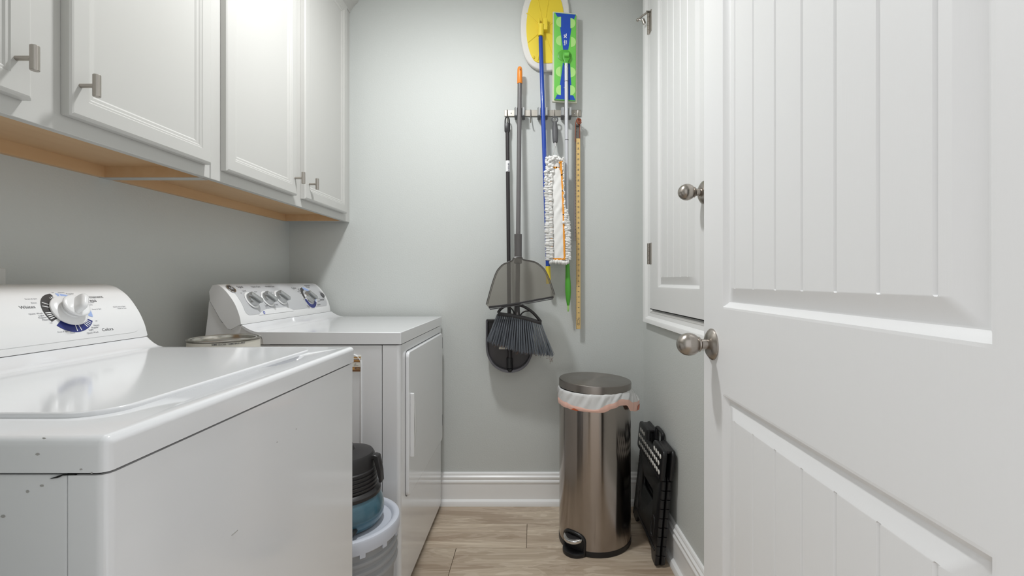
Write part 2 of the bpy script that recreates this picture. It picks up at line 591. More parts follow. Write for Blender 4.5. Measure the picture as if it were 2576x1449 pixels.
# open room door: face X = 0.406, hinged near the camera
XD = 0.406
dr = root('door_1', (XD + 0.035, 0.31, 0), 'white panelled room door standing open with a satin nickel knob', None, kind='structure')
DY0, DY1, DZ0, DZ1 = 0.303, 1.119, 0.012, 2.045
PA0, PA1 = 0.412, 1.013
fm = lambda a, z, d: V((XD + d, a, z))
b = B()
for (y0, y1, z0, z1) in ((DY0, PA0, DZ0, DZ1), (PA1, DY1, DZ0, DZ1), (PA0, PA1, DZ0, 0.26), (PA0, PA1, 0.8435, 1.0245), (PA0, PA1, 1.93, DZ1)):
    b.box((XD, y0, z0), (XD + 0.035, y1, z1))
b.box((XD + 0.014, PA0, 0.26), (XD + 0.035, PA1, 1.93))
bmesh.ops.remove_doubles(b.bm, verts=b.bm.verts, dist=1e-5)
b.build('door_frame', DOORP, dr, recalc=False)
GR = [0.4757 + 0.0791 * k for k in range(0, 7)]
for nm, z0, z1 in (('upper_panel', 1.0245, 1.93), ('lower_panel', 0.26, 0.8435)):
    b = B(); panel_shell(b, fm, PA0, PA1, z0, z1, RINGS, GR, 0.007, 0.003)
    b.build(nm, DOORP, dr, ang=22)
knob(dr, (XD, 1.066, 0.9405), (-1, 0, 0))
knob(dr, (XD + 0.035, 1.066, 0.9405), (1, 0, 0))
b = B()
b.box((XD + 0.012, 1.1185, 0.912), (XD + 0.028, 1.1212, 0.969)); b.box((XD + 0.012, 1.119, 0.932), (XD + 0.024, 1.128, 0.949), 0.003)
b.build('latch_plate', NICKH, dr)
for z in (0.25, 1.03, 1.82):
    b = B()
    barrel(b, XD + 0.002, 0.297, z - 0.045, z + 0.045, 0.0065)
    b.build('hinge', NICKH, dr)

# access door on the right wall
hd = root('door_2', (rw(1.75), 1.75, 0.96), 'white beadboard access door set high in the right wall with nickel hinges', None, kind='structure')
HY0, HY1, HZ0, HZ1 = 1.405, 2.086, 0.962, 2.365
HA0, HA1, HB0, HB1 = 1.503, 1.974, 1.054, 2.275
hf = lambda a, z, d: V((rw(a, 0.022) + d, a, z))


def slab_y(b, y0, y1, z0, z1, o0, o1):
    b.prism([(rw(y0, o0), y0, z0), (rw(y1, o0), y1, z0), (rw(y1, o1), y1, z0), (rw(y0, o1), y0, z0)], (0, 0, z1 - z0))


b = B()
for (y0, y1, z0, z1) in ((HY0, HA0, HZ0, HZ1), (HA1, HY1, HZ0, HZ1), (HA0, HA1, HZ0, HB0), (HA0, HA1, HB1, HZ1)):
    slab_y(b, y0, y1, z0, z1, 0.022, 0.002)
slab_y(b, HA0, HA1, HB0, HB1, 0.008, 0.002)
b.build('door_frame', HATCHP, hd)
b = B(); slab_y(b, HY0 - 0.004, HY1 + 0.004, 0.9578, 0.9618, 0.0205, 0.001); b.build('gap_shade_strip', SHADOWGAP, hd)  # solid dark strip, paints in the shade below the access door
b = B(); panel_shell(b, hf, HA0, HA1, HB0, HB1, RINGS, [1.545 + 0.0745 * k for k in range(6)], 0.006, 0.0028)
b.build('panel', HATCHP, hd, ang=22)
knob(hd, (rw(1.47, 0.022), 1.47, 1.362), (-1, -SL, 0))
for zc, stop in ((2.232, True), (1.205, False)):
    b = B()
    x = rw(2.092, 0.0265)
    barrel(b, x, 2.096, zc - 0.047, zc + 0.047, 0.0062)
    h = b.build('hinge', NICKH, hd)
    b = B(); slab_y(b, 2.062, 2.094, zc - 0.047, zc + 0.047, 0.0245, 0.018); b.build('hinge_leaf', NICKH, h)
    if stop:                                          # hinge pin door stop
        b = B()
        b.box((x - 0.012, 2.085, zc + 0.05), (x + 0.014, 2.106, zc + 0.054))
        b.tube([(x - 0.002, 2.097, zc + 0.053), (x - 0.022, 2.12, zc + 0.05), (x - 0.036, 2.14, zc + 0.044)], 0.0045, 10)
        b.ball((x - 0.038, 2.142, zc + 0.043), 0.0075)
        b.tube([(x - 0.034, 2.135, zc + 0.042), (x - 0.016, 2.128, zc + 0.03)], 0.003, 8)
        b.tube([(x - 0.018, 2.128, zc + 0.038), (x - 0.010, 2.128, zc + 0.018)], 0.008, 12)
        b.build('door_stop', NICKH, h)
# casing round the access door
CAS = [(0.0, 0), (0.009, 0.0), (0.010, 0.006), (0.014, 0.012), (0.013, 0.022), (0.010, 0.028), (0.010, 0.052), (0.014, 0.060), (0.020, 0.070), (0.022, 0.080), (0.022, 0.098), (0.018, 0.102), (0.0, 0.102)]
tr1 = root('trim_1', (rw(1.75), 1.75, 0.894), 'white moulded casing round the access door in the right wall', kind='structure')
for f_, prof_, s0, s1 in ((lambda s, t, h: V((rw(2.094 + h * 1.2, t), 2.094 + h * 1.2, s if s > 1 else 0.958 - h * 0.66)), CAS, 0.894, 2.474),
                          (lambda s, t, h: (lambda y: V((rw(y, t), y, 0.958 - h)))(2.094 + h / 0.66 * 1.2 if s > 2 else 1.398 - h / 0.66), [(t, h * 0.66) for t, h in CAS], 1.28, 2.213),
                          (lambda s, t, h: V((rw(1.398 - h, t), 1.398 - h, s if s > 1 else 0.958 - h * 0.66)), CAS, 0.894, 2.474),
                          (lambda s, t, h: V((rw(s, t), s, 2.371 + h)), CAS, 1.297, 2.213)):
    b = B(); board(b, prof_, f_, s0, s1); b.build('casing', TRIM, tr1, ang=25)

# ------------------------------------------------------------------ wall cabinets
XF, XDR, CZ0, CZ1 = -0.897, -0.877, 1.368, 2.42
CR = [(0, 0), (0.002, 0.002), (0.006, 0.0025), (0.009, 0.005), (0.015, 0.006), (0.019, 0.009), (0.024, 0.0095)]


def cabinet(y0, y1, doors, label, filler=0.0):
    r = root('wall_cabinet', (XL, (y0 + y1) / 2, CZ0), label, 'cabinet', 'white wall cabinets')
    t = 0.016
    for nm, a_, c_ in (('side_panel', (XL, y0, CZ0), (XF - 0.019, y0 + t, CZ1)), ('side_panel', (XL, y1 - t - filler, CZ0), (XF - 0.019, y1 - filler, CZ1)),
                       ('back_panel', (XL, y0 + t, CZ0), (XL + 0.016, y1 - t - filler, CZ1)),
                       ('bottom_panel', (XL + 0.016, y0 + t, CZ0 + 0.030), (XF - 0.019, y1 - t - filler, CZ0 + 0.045)),
                       ('top_panel', (XL + 0.016, y0 + t, CZ1 - 0.016), (XF - 0.019, y1 - t - filler, CZ1))):
        B().box(a_, c_).build(nm, MAPLE, r)
        if nm == 'side_panel':
            B().box((a_[0], a_[1], CZ0 - 0.0012), (c_[0], c_[1], CZ0 - 0.0001)).build('edge_band', CABP, r)
    B().box((XF - 0.019, y0, CZ0), (XF, y1 - filler - 0.0008, CZ1), 0.001, 1).build('face_frame', CABP, r)
    if filler: B().box((XF - 0.019, y1 - filler + 0.0008, CZ0), (XF, y1, CZ1), 0.001, 1).build('filler_strip', CABP, r)
    cp = [(XF - 0.01, 2.385), (XF + 0.004, 2.388), (XF + 0.006, 2.398), (XF + 0.016, 2.408), (XF + 0.024, 2.424), (XF + 0.040, 2.436), (XF + 0.046, 2.448), (XF + 0.048, 2.475), (XF - 0.01, 2.475)]
    b = B(); b.prism([V((x, y0, z)) for x, z in cp], (0, y1 - y0, 0)); b.build('crown_moulding', CABP, r)
    for d0, d1, hy in doors:
        z0, z1, fw = 1.400, 2.376, 0.0355
        b = B()
        bx = lambda ya, yb, za, zb: b.box((XF + 0.0005, ya, za), (XDR, yb, zb))
        # outer frame with an eased front edge
        ring = [(0.0, 0.0195), (0.0, 0.004), (0.003, 0.0012), (0.006, 0.0), (fw, 0.0)]
        panel_shell(b, lambda a, z, d: V((XDR - d, a, z)), d0, d1, z0, z1, ring)
        for f in list(b.bm.faces):
            c = f.calc_center_median()
            if (abs(c.y - (d0 + d1) / 2) < 1e-3 and abs(c.z - (z0 + z1) / 2) < 1e-3): b.bm.faces.remove(f)
        do = b.build('door', CABP, r, ang=20)
        b = B(); panel_shell(b, lambda a, z, d: V((XDR - d, a, z)), d0 + fw, d1 - fw, z0 + fw, z1 - fw, CR)
        b.build('panel', CABP, do, ang=20)
        b = B()
        zc = 1.462
        b.tube([(XDR - 0.001, hy, zc), (XDR + 0.028, hy, zc)], 0.0042, 14)
        M = axis_matrix((XDR + 0.031, hy, zc), (0, 0, 1))
        hh = 0.0215
        b.lathe([(0, -hh), (0.0058, -hh), (0.0066, -hh + 0.001), (0.0066, hh - 0.001), (0.0058, hh), (0, hh)], M, 20)
        b.build('handle', NICKH, do)
    return r


cabinet(0.386, 1.300, [(0.44, 0.822, 0.795), (0.889, 1.2785, 0.908)], 'white wall cabinet over the washer, nearer of the two hung on the left wall')
cabinet(1.3015, 2.281, [(1.342, 1.740, 1.722), (1.801, 2.208, 1.832)], 'white wall cabinet over the dryer, reaching to the corner by the broom rack', filler=0.046)

# ------------------------------------------------------------------ appliances
class Profile:
    """curve in the X-Z plane with arc length, for console fronts"""
    def __init__(s, pts):
        s.p = smooth_path([V((x, 0, z)) for x, z in pts], 8)
        s.s = [0.0]
        for a, c in zip(s.p, s.p[1:]): s.s.append(s.s[-1] + (c - a).length)

    def at(s, t, y, off=0.0):
        t = min(max(t, 0.0), s.s[-1] - 1e-6)
        i = max(k for k in range(len(s.s) - 1) if s.s[k] <= t)
        a, c = s.p[i], s.p[i + 1]
        d = (c - a).normalized()
        n = V((d.z, 0, -d.x))
        q = a + d * (t - s.s[i]) + n * off
        return V((q.x, y, q.z))

    def normal(s, t):
        return (s.at(t, 0, 1.0) - s.at(t, 0, 0.0)).normalized()

    def t_at_z(s, z):
        return min(range(len(s.p)), key=lambda i: abs(s.p[i].z - z)) and s.s[min(range(len(s.p)), key=lambda i: abs(s.p[i].z - z))]


def console(b, front, back, y0, y1, r=0.012):
    """closed profile swept along Y with softened ends"""
    loop = front + back
    c = V((sum(p.x for p in loop) / len(loop), 0, sum(p.z for p in loop) / len(loop)))
    ys = [(y0, 0.965), (y0 + r * 0.3, 0.985), (y0 + r, 1.0), (y1 - r, 1.0), (y1 - r * 0.3, 0.985), (y1, 0.965)]
    n = len(loop)
    vs = [[b.bm.verts.new((c.x + (p.x - c.x) * k, y, c.z + (p.z - c.z) * k)) for p in loop] for y, k in ys]
    for i in range(len(ys) - 1):
        for j in range(n):
            b.bm.faces.new((vs[i][j], vs[i + 1][j], vs[i + 1][(j + 1) % n], vs[i][(j + 1) % n]))
    b.bm.faces.new(vs[0][::-1]); b.bm.faces.new(vs[-1])


def deck(b, xf, xb, zt, zb, y0, y1, lip, under=None):
    """appliance top: flat slab whose back sweeps up to the console"""
    pr = [(xb, zb), (xf, zb), (xf, zt)] + lip + (under or [(xb, lip[-1][1])])
    b.prism([V((x, y0, z)) for x, z in pr], (0, y1 - y0, 0))
    es = []
    for e in b.bm.edges:
        if len(e.link_faces) != 2: continue
        m = (e.verts[0].co + e.verts[1].co) / 2
        if m.x < xb + 0.04 or m.z < zb + 0.003: 
            if not (m.x > xf - 0.001 and abs(m.y - (y0 + y1) / 2) > 0.1 and m.z > zb + 0.003): continue
        if e.calc_face_angle(0) > math.radians(50): es.append(e)
    bmesh.ops.bevel(b.bm, geom=es, offset=0.010, segments=4, profile=0.5, affect='EDGES', clamp_overlap=True)


LIP = [(-0.925, 0.920), (-0.939, 0.9235), (-0.950, 0.930), (-0.960, 0.938), (-0.967, 0.945)]
WX = -0.450
# ---- washing machine
wy0, wy1 = 0.494, 1.180
wm = root('washing_machine', (-0.8, 0.837, 0), 'white top-loading washing machine with one large dial, nearest the doorway', 'washing machine')
b = B()
b.box((-1.12, wy0 + 0.003, 0.02), (-0.4946, wy1 - 0.003, 0.8795), 0.003)
b.build('side_panel', ENAMEL, wm)
b = B()
pts = [(-0.4925, wy0 + 0.002), (WX - 0.014, wy0 + 0.002), (WX - 0.0075, wy0 + 0.0035), (WX - 0.0035, wy0 + 0.0075), (WX - 0.002, wy0 + 0.014),
       (WX - 0.002, wy1 - 0.014), (WX - 0.0035, wy1 - 0.0075), (WX - 0.0075, wy1 - 0.0035), (WX - 0.014, wy1 - 0.002), (-0.4925, wy1 - 0.002)]
b.prism([V((x, y, 0.02)) for x, y in pts], (0, 0, 0.859)); b.build('front_panel', ENAMEL, wm)
b = B(); b.box((-1.1, wy0 + 0.006, 0.05), (WX - 0.012, wy1 - 0.006, 0.885)); b.build('seam_shade_core', SHADOWGAP, wm)  # black core inside the body, stands in for shade in the panel seams
b = B(); b.prism([V((-0.498, wy0 + 0.0015, 0.8790)), V((-0.503, wy0 + 0.0015, 0.8765)), V((-0.512, wy0 + 0.0015, 0.8755)), V((-0.499, wy0 + 0.0015, 0.8800)), V((-0.486, wy0 + 0.0015, 0.8805)), V((-0.484, wy0 + 0.0015, 0.8795))], (0, 0.002, 0)); b.build('clip_slot', SHADOWGAP, wm)
for x in (-1.06, -0.5):
    for y in (wy0 + 0.06, wy1 - 0.06):
        B().lathe([(0, 0), (0.022, 0), (0.022, 0.008), (0.01, 0.012), (0.01, 0.025), (0, 0.025)], Matrix.Translation((x, y, 0)), 16).build('foot', BLACK, wm)
b = B(); deck(b, WX, -1.12, 0.920, 0.8825, wy0, wy1, LIP)
dk = b.build('top_deck', ENAMEL, wm, ang=30)
cb = B().ball((-0.513, 0.965, 0.924), (0.021, 0.072, 0.024), 4).build('cutter', ENAMEL, None)
cut(dk, cb)
# lid
lp = rrect(-0.925, -0.517, 0.562, 1.115, 0.05, 8)
lp = [(max(x, -0.905) if x < -0.9 else x, y) for x, y in lp]
b = B(); b.prism([V((x, y, 0.9265)) for x, y in lp], (0, 0, -0.0075), 0.0035, 3, front_only=True); b.build('lid', ENAMEL, wm, ang=30)
# console
WPF = Profile([(-0.966, 0.9462), (-0.974, 0.976), (-0.990, 1.010), (-1.0157, 1.046), (-1.0435, 1.068), (-1.0625, 1.0755)])
back = [V((-1.09, 0, 1.0775)), V((-1.13, 0, 1.072)), V((-1.15, 0, 1.05)), V((-1.155, 0, 0.9462))]
b = B(); console(b, WPF.p, back, wy0 + 0.004, wy1 - 0.005); con = b.build('console', PLASTW, wm, ang=45)
# inset face of the console, a shallow step with rounded corners
tt = WPF.s[-1]


def film(b, prof, y0, y1, t0, t1, r, off, ny=2, th=0.0006):
    out = rrect(y0, y1, t0, t1, r, 6)
    # strip the outline into columns so that the film follows the curve
    nt_ = 56
    ts = [t0 + (t1 - t0) * k / nt_ for k in range(nt_ + 1)]

    def ext(t):
        d = 0.0
        if t < t0 + r: q = (t0 + r - t); d = r - math.sqrt(max(r * r - q * q, 0))
        if t > t1 - r: q = (t - t1 + r); d = r - math.sqrt(max(r * r - q * q, 0))
        return d
    b.grid(lambda i, j: prof.at(ts[i], (y0 + ext(ts[i]), y1 - ext(ts[i]))[j], off), len(ts), 2)
    edge = [prof.at(t, y0 + ext(t), off) for t in ts] + [prof.at(t, y1 - ext(t), off) for t in ts[::-1]]
    edge2 = [prof.at(t, y0 + ext(t), -0.0005) for t in ts] + [prof.at(t, y1 - ext(t), -0.0005) for t in ts[::-1]]
    n = len(edge)
    b.grid(lambda i, j: (edge if j == 0 else edge2)[i], n, 2, cu=True)


b = B(); film(b, WPF, wy0 + 0.03, wy1 - 0.020, 0.014, tt - 0.022, 0.026, 0.0008); b.build('control_face', PLASTW, con, ang=40)
# the dial
dy, dt = 1.002, WPF.t_at_z(1.019)
dn = WPF.normal(dt)
# work in the tangent plane of the dial
dc = WPF.at(dt, dy, 0.0016)
up = V((-dn.z, 0, dn.x)); up = up if up.z > 0 else -up


def dial_pt(prof, t0, y0):
    return lambda a, r, off: prof.at(t0 + r * math.cos(a), y0 + r * math.sin(a), off)


dp = dial_pt(WPF, dt, dy)


def arc(b, dp, a0, a1, r0, r1, off, n=16):
    b.grid(lambda i, j: dp(math.radians(a0 + (a1 - a0) * i / n), (r0, r1)[j], off), n + 1, 2)


for nm, m_, a0 in (('permanent_press_arc', LBLUE, 4), ('colors_arc', NAVY, 124), ('whites_arc', CHARC, 244)):
    b = B(); arc(b, dp, a0, a0 + 108, 0.029, 0.0495, 0.0013); b.build(nm, m_, con, recalc=False)
b = B()
for a0 in (4, 124, 244):
    for da in (7, 13, 19, 25, 46, 58):
        if a0 == 4 and da not in (7, 58): continue
        a = math.radians(a0 + da)
        y_, t_ = math.sin(a), math.cos(a)
        q = lambda r, s: WPF.at(dt + r * t_ - s * y_, dy + r * y_ + s * t_, 0.0016)
        b.poly([q(0.031, -0.0009), q(0.0475, -0.0009), q(0.0475, 0.0009), q(0.031, 0.0009)])
b.build('tick_marks', WHITE, con, recalc=False, kind='stuff')
M = axis_matrix(dc, dn, (0, 1, 0))
b = B(); b.lathe([(0, 0), (0.0355, 0), (0.0365, 0.002), (0.036, 0.004), (0.032, 0.0068), (0.026, 0.0085), (0.0225, 0.009), (0.0215, 0.012), (0, 0.012)], M, 48)
dial = b.build('dial', PLASTW, wm)
b = B(); b.lathe([(0.020, 0.010), (0.0215, 0.016), (0.0245, 0.018), (0.0262, 0.0205), (0.0262, 0.0225), (0.0245, 0.0245), (0.020, 0.0255), (0.008, 0.0262), (0, 0.0264)], M, 40)
gp = []
for i in range(15):                                   # finger grip: a tall rounded fin across the knob
    s = -1 + 2 * i / 14
    gp.append((s * 0.0235, 0.0250 + 0.0225 * (1 - s ** 4) ** 0.5))
ga = math.radians(59)
ring = []
for x, z in gp:
    hw = 0.0078 * (1 - (abs(x) / 0.025) ** 4) + 0.0012
    row = []
    for k in range(9):
        t = -1 + 2 * k / 8
        yy = hw * t * (1 + 0.35 * (1 - abs(t)))
        zz = 0.022 + (z - 0.022) * (1 - t * t) ** 0.33 if abs(t) < 1 else 0.022
        row.append(M @ V((x * math.cos(ga) - yy * math.sin(ga), x * math.sin(ga) + yy * math.cos(ga), zz)))
    ring.append(row)
b.grid(lambda i, j: ring[i][j], 15, 9)
b.build('dial_grip', PLASTW, dial, ang=60)
# printing
b, bf = B(), B()


def wtxt(bb, s, size, y, t, align='CENTER', bold=0.0, prof=WPF, off=0.0019):
    put_text(bb, s, size, lambda x, z: prof.at(t + z, y + x, off), align, bold)


def px_on_console(u, v, prof):
    best = None
    for k in range(300):
        t = prof.s[-1] * k / 299
        q = prof.at(t, 0, 0)
        Y = q.x * F / (u - U0)
        vv = V0 + (H - q.z) * F / Y
        if best is None or abs(vv - v) < best[0]: best = (abs(vv - v), t, Y)
    return best[1], best[2]


def span_txt(bb, s, u0, u1, v, prof, bold=0.0, off=0.0012):
    """printing that fills a known stretch of the console"""
    t0, ya = px_on_console(u0, v, prof)
    t1, yb = px_on_console(u1, v, prof)
    vs, fs = text_geo(s, 1.0, 'LEFT', bold)
    wd = max(q[0] for q in vs)
    sz = (yb - ya) / wd
    bb.geo([prof.at((t0 + t1) / 2 + z * sz, ya + x * sz, off) for x, z, _ in vs], fs)


for s_, u0, u1, v_ in (('Whites', 47, 88, 774), ('Colors', 255, 284, 829), ('Permanent', 206, 258, 748), ('Press', 211, 241, 757)): span_txt(b, s_, u0, u1, v_, WPF, 0.004)
for s_, u0, u1, v_ in (('Off', 128, 135, 737), ('Heavy', 145, 161, 737), ('Regular', 166, 185, 740), ('Drain & Spin', 61, 92, 753), ('Rinse', 77, 91, 763), ('Quick Wash', 70, 107, 790),
                       ('Light', 96, 110, 794.5), ('Regular', 95, 117, 799.5), ('Heavy', 105, 124, 805), ('Off', 124, 131, 813), ('Drain & Spin', 143, 171, 835), ('Rinse', 176, 188, 838),
                       ('Off', 238, 244, 808), ('Heavy', 234, 249, 818.5), ('Regular', 229, 247, 824), ('Light', 222, 234, 830), ('Quick Wash', 217, 247, 837), ('Casuals', 222, 236, 762), ('Knits', 222, 232, 767.5), ('Drain & Spin', 230, 254, 778)):
    span_txt(bf, s_, u0, u1, v_, WPF)
span_txt(bf, 'Pull Knob to Start', 283, 315, 772, WPF); span_txt(bf, 'Push to Stop', 295, 317, 776, WPF)
b.build('lettering', INK, con, recalc=False, kind='stuff'); bf.build('faint_lettering', INKF, con, recalc=False, kind='stuff')
# scuffs and chips in the enamel
b = B()
for u, v, ru, rv in ((94, 1143, 7, 3), (110, 1102.5, 5, 2.2), (230, 1190, 3, 2), (203, 1181, 4, 2)):
    Y = wy0 - 0.0006
    c = P(u, v, Y)
    b.prism([c + V((ru * Y / F * math.cos(t) * (0.6 + 0.4 * random.random()), 0, rv * Y / F * math.sin(t))) for t in [2 * PI * k / 9 for k in range(9)]], (0, 0.0008, 0))
for u, v, ru, rv in ((68.7, 1236.6, 5, 4), (7, 1299, 7, 4), (105, 1222, 6, 3)):
    Y = wy0 + 0.0025
    c = P(u, v, Y)
    b.prism([c + V((ru * Y / F * math.cos(t) * (0.6 + 0.4 * random.random()), 0, rv * Y / F * math.sin(t))) for t in [2 * PI * k / 9 for k in range(9)]], (0, 0.0008, 0))
for u, v, l in ((745, 1079, 2), (697, 1112, 2), (590, 1340, 9)):
    Y = (WX - 0.002) * F / (u - U0)
    c = V((WX - 0.0017, Y, H - (v - V0) / F * Y))
    b.box(c - V((0.0003, 0.0008 * l, 0.0007)), c + V((0.0003, 0.0008 * l, 0.0007)))
sc = b.build('scuff_marks', MARK, wm); sc['kind'] = 'stuff'

# ---- dryer
dy0, dy1 = 1.560, 2.250
DX = -0.442
dm = root('clothes_dryer', (-0.78, 1.905, 0), 'white clothes dryer with three grey knobs and a timer, beside the back wall', 'dryer')
b = B(); b.box((-1.10, dy0 + 0.002, 0.022), (-0.5062, dy1 - 0.002, 0.870), 0.003); sp = b.build('side_panel', ENAMEL, dm)
b = B(); b.box((-1.08, dy0 + 0.006, 0.006), (DX - 0.012, dy1 - 0.006, 0.876)); b.build('seam_shade_core', SHADOWGAP, dm)  # black filler painting shade into the dryer's seams and base gap
b = B()
pts = [(-0.5035, dy0 + 0.001), (DX - 0.016, dy0 + 0.001), (DX - 0.008, dy0 + 0.003), (DX - 0.0035, dy0 + 0.0075), (DX - 0.002, dy0 + 0.016),
       (DX - 0.002, dy1 - 0.014), (DX - 0.0075, dy1 - 0.0035), (DX - 0.014, dy1 - 0.002), (-0.5035, dy1 - 0.002)]
b.prism([V((x, y, 0.022)) for x, y in pts], (0, 0, 0.848)); b.build('front_panel', ENAMEL, dm)
for x in (-1.04, -0.49):
    for y in (dy0 + 0.06, dy1 - 0.06):
        B().lathe([(0, 0), (0.022, 0), (0.022, 0.008), (0.01, 0.012), (0.01, 0.024), (0, 0.024)], Matrix.Translation((x, y, 0)), 16).build('foot', BLACK, dm)
# pressed outline on the side
b = B()
pp = [V((x, dy0 + 0.002, z)) for x, z in rrect(-1.03, -0.575, 0.10, 0.838, 0.03, 5)]
b.tube(pp, 0.0035, 8, closed=True); b.build('pressed_outline', ENAMEL, sp)
b = B(); deck(b, DX, -0.9, 0.9135, 0.873, dy0, dy1, [(-0.915, 0.9135), (-0.932, 0.9165), (-0.948, 0.923), (-0.962, 0.931), (-0.972, 0.9375)], [(-0.974, 0.932), (-0.962, 0.922), (-0.946, 0.913), (-0.930, 0.9075), (-0.915, 0.9045), (-0.906, 0.898), (-0.901, 0.885)])
b.build('top_deck', ENAMEL, dm, ang=30)
DPF = Profile([(-0.9735, 0.9385), (-0.979, 0.967), (-0.995, 1.008), (-1.022, 1.047), (-1.0445, 1.068), (-1.058, 1.0735)])
back = [V((-1.072, 0, 1.0715)), V((-1.083, 0, 1.050)), V((-1.080, 0, 1.017)), V((-1.045, 0, 0.955)), V((-1.020, 0, 0.922)), V((-1.008, 0, 0.919)), V((-0.992, 0, 0.928))]
b = B(); console(b, DPF.p, back, dy0 + 0.001, dy1 - 0.002, 0.018); dcon = b.build('console', PLASTW, dm, ang=45)
b = B()
pr = [(-0.88, 0.872), (-0.905, 0.888), (-0.918, 0.906), (-0.94, 0.911), (-0.968, 0.925), (-0.977, 0.934), (-1.04, 0.945), (-1.083, 1.02), (-1.087, 0.97), (-1.092, 0.93), (-1.097, 0.89), (-1.098, 0.872)]
b.prism([V((x, dy0 + 0.004, z)) for x, z in pr], (0, dy1 - dy0 - 0.008, 0)); b.build('console_base', PLASTW, dm)
dt_ = DPF.s[-1]
b = B(); film(b, DPF, dy0 + 0.036, dy1 - 0.022, 0.028, dt_ - 0.006, 0.022, 0.0008); b.build('control_face', GREYP, dcon, ang=40)
b = B()                                               # white rise of the border round the logo
nn = 30
b.grid(lambda i, j: DPF.at(0.024 + (0.0 if j == 0 else 0.019 * min(1.0, 1.35 * math.sin(PI * i / nn) ** 0.7)), 1.665 + 0.245 * i / nn, 0.0014), nn + 1, 2)
b.build('logo_plate', PLASTW, dcon, recalc=False)
b = B(); span_txt(b, 'SensorDry', 668, 688.5, 785.5, DPF)
lt, ly = px_on_console(663.6, 786.3, DPF)
b.grid(lambda i, j: DPF.at(lt + (0.003, 0.006)[j] * math.cos(2 * PI * i / 20), ly + (0.003, 0.006)[j] * math.sin(2 * PI * i / 20), 0.0019), 20, 2, cu=True)
b.build('logo', mat('logo_blue', (96, 108, 190), 0.4), dcon, recalc=False, kind='stuff')


knobs = [(636.6, 752), (676, 749), (709, 746)]
bl = B()
for n_, (u, v) in enumerate(knobs):
    t, y = px_on_console(u - 4, v + 3, DPF)
    nrm = DPF.normal(t)
    M = axis_matrix(DPF.at(t, y, 0.001), nrm, (0, 1, 0))
    b = B(); b.lathe([(0, 0), (0.032, 0), (0.033, 0.001), (0.0315, 0.0025), (0, 0.0025)], M, 36); kb = b.build('knob_ring', PLASTW, dm)
    b = B()
    b.lathe([(0.0265, 0.002), (0.0265, 0.004), (0.025, 0.012), (0.0242, 0.0145), (0.0235, 0.015), (0, 0.015)], M, 36)
    # raised grip bar across the knob, tilted like the dial pointer
    a = math.radians(140)
    R = M @ Matrix.Rotation(a, 4, 'Z')
    b.prism([R @ V(p) for p in ((-0.026, -0.0115, 0.012), (0.026, -0.0115, 0.012), (0.026, -0.006, 0.026), (-0.026, -0.006, 0.026))], R.to_3x3() @ V((0, 0.019, 0.0)), 0.0025, 2)
    b.build('knob', KNOBG, kb)
t, y = px_on_console(777, 747, DPF)
tdp = dial_pt(DPF, t, y)
b = B(); b.grid(lambda i, j: tdp(2 * PI * i / 40, (0.0, 0.0555)[j], 0.0012), 40, 2, cu=True); b.build('timer_ring', WHITE, dcon, recalc=False)
for nm, m_, a0, a1 in (('timer_arc', CHARC, 262, 352), ('timer_arc', NAVY, 122, 258), ('timer_arc', LBLUE, 356, 478)):
    b = B(); arc(b, tdp, a0, a1, 0.036, 0.0525, 0.0016); b.build(nm, m_, dcon, recalc=False, label={CHARC: 'charcoal arc of the timer scale', NAVY: 'navy arc of the timer scale', LBLUE: 'light blue arc of the timer scale'}[m_])
M = axis_matrix(DPF.at(t, y, 0.001), DPF.normal(t), (0, 1, 0))
b = B(); b.lathe([(0, 0), (0.027, 0), (0.028, 0.002), (0.0265, 0.0035), (0.025, 0.012), (0.024, 0.0145), (0, 0.015)], M, 36)
R = M @ Matrix.Rotation(math.radians(140), 4, 'Z')
b.prism([R @ V(p) for p in ((-0.025, -0.011, 0.012), (0.025, -0.011, 0.012), (0.025, -0.006, 0.026), (-0.025, -0.006, 0.026))], R.to_3x3() @ V((0, 0.018, 0)), 0.0025, 2)
b.build('timer_knob', KNOBG, dm)
for s_, u0, u1, v_ in (('Signal', 595.7, 609.8, 722.4), ('Fabric Care', 631.5, 654, 722), ('Wrinkle Care', 666.6, 689.5, 721.5), ('Cottons', 733, 744, 725), ('Permanent', 765, 779, 719), ('Time Dry', 771.5, 784, 770), ('Sensor', 804, 815, 753.8)):
    span_txt(bl, s_, u0, u1, v_, DPF, 0.004, 0.0013)
for s_, u0, u1, v_ in (('Loud', 609, 617.7, 732), ('Off', 604, 607.5, 738), ('Medium', 638.7, 646, 734.5), ('Low', 665.6, 672, 768.5), ('Delicate', 667.5, 673.5, 771.5), ('Extra Low', 667.5, 676, 774.5), ('Medium', 692, 699, 766), ('Easy Care', 694, 700, 769), ('On', 681, 684, 735.5),
                       ('Sensor', 737, 741, 728.5), ('Press', 770, 778, 722.7), ('More Dry', 749, 756, 726.5), ('Dry', 749.5, 755, 730), ('Less Dry', 747.5, 756, 733.7), ('Damp', 754, 759, 738.5), ('Cool Down', 762, 770.5, 753), ('Timed', 767, 775.4, 758), ('Heat', 775, 779, 774.5),
                       ('Optimum', 797, 805.6, 766.5), ('More', 797, 801, 751), ('Less Dry', 799, 805, 757.5), ('Start', 803, 808, 735)):
    span_txt(bl, s_, u0, u1, v_, DPF, 0.0, 0.0013)
bl.build('lettering', INK, dcon, recalc=False, kind='stuff')
t, y = px_on_console(811, 743, DPF)
B().lathe([(0, 0), (0.0125, 0), (0.0125, 0.004), (0.011, 0.0055), (0, 0.0055)], axis_matrix(DPF.at(t, min(y, 2.212), 0.001), DPF.normal(t)), 24).build('start_button', GREYRUB, dm)
t, y = px_on_console(578.7, 727, DPF)
M = axis_matrix(DPF.at(t, y + 0.004, 0.001), DPF.normal(t), (0, 1, 0))
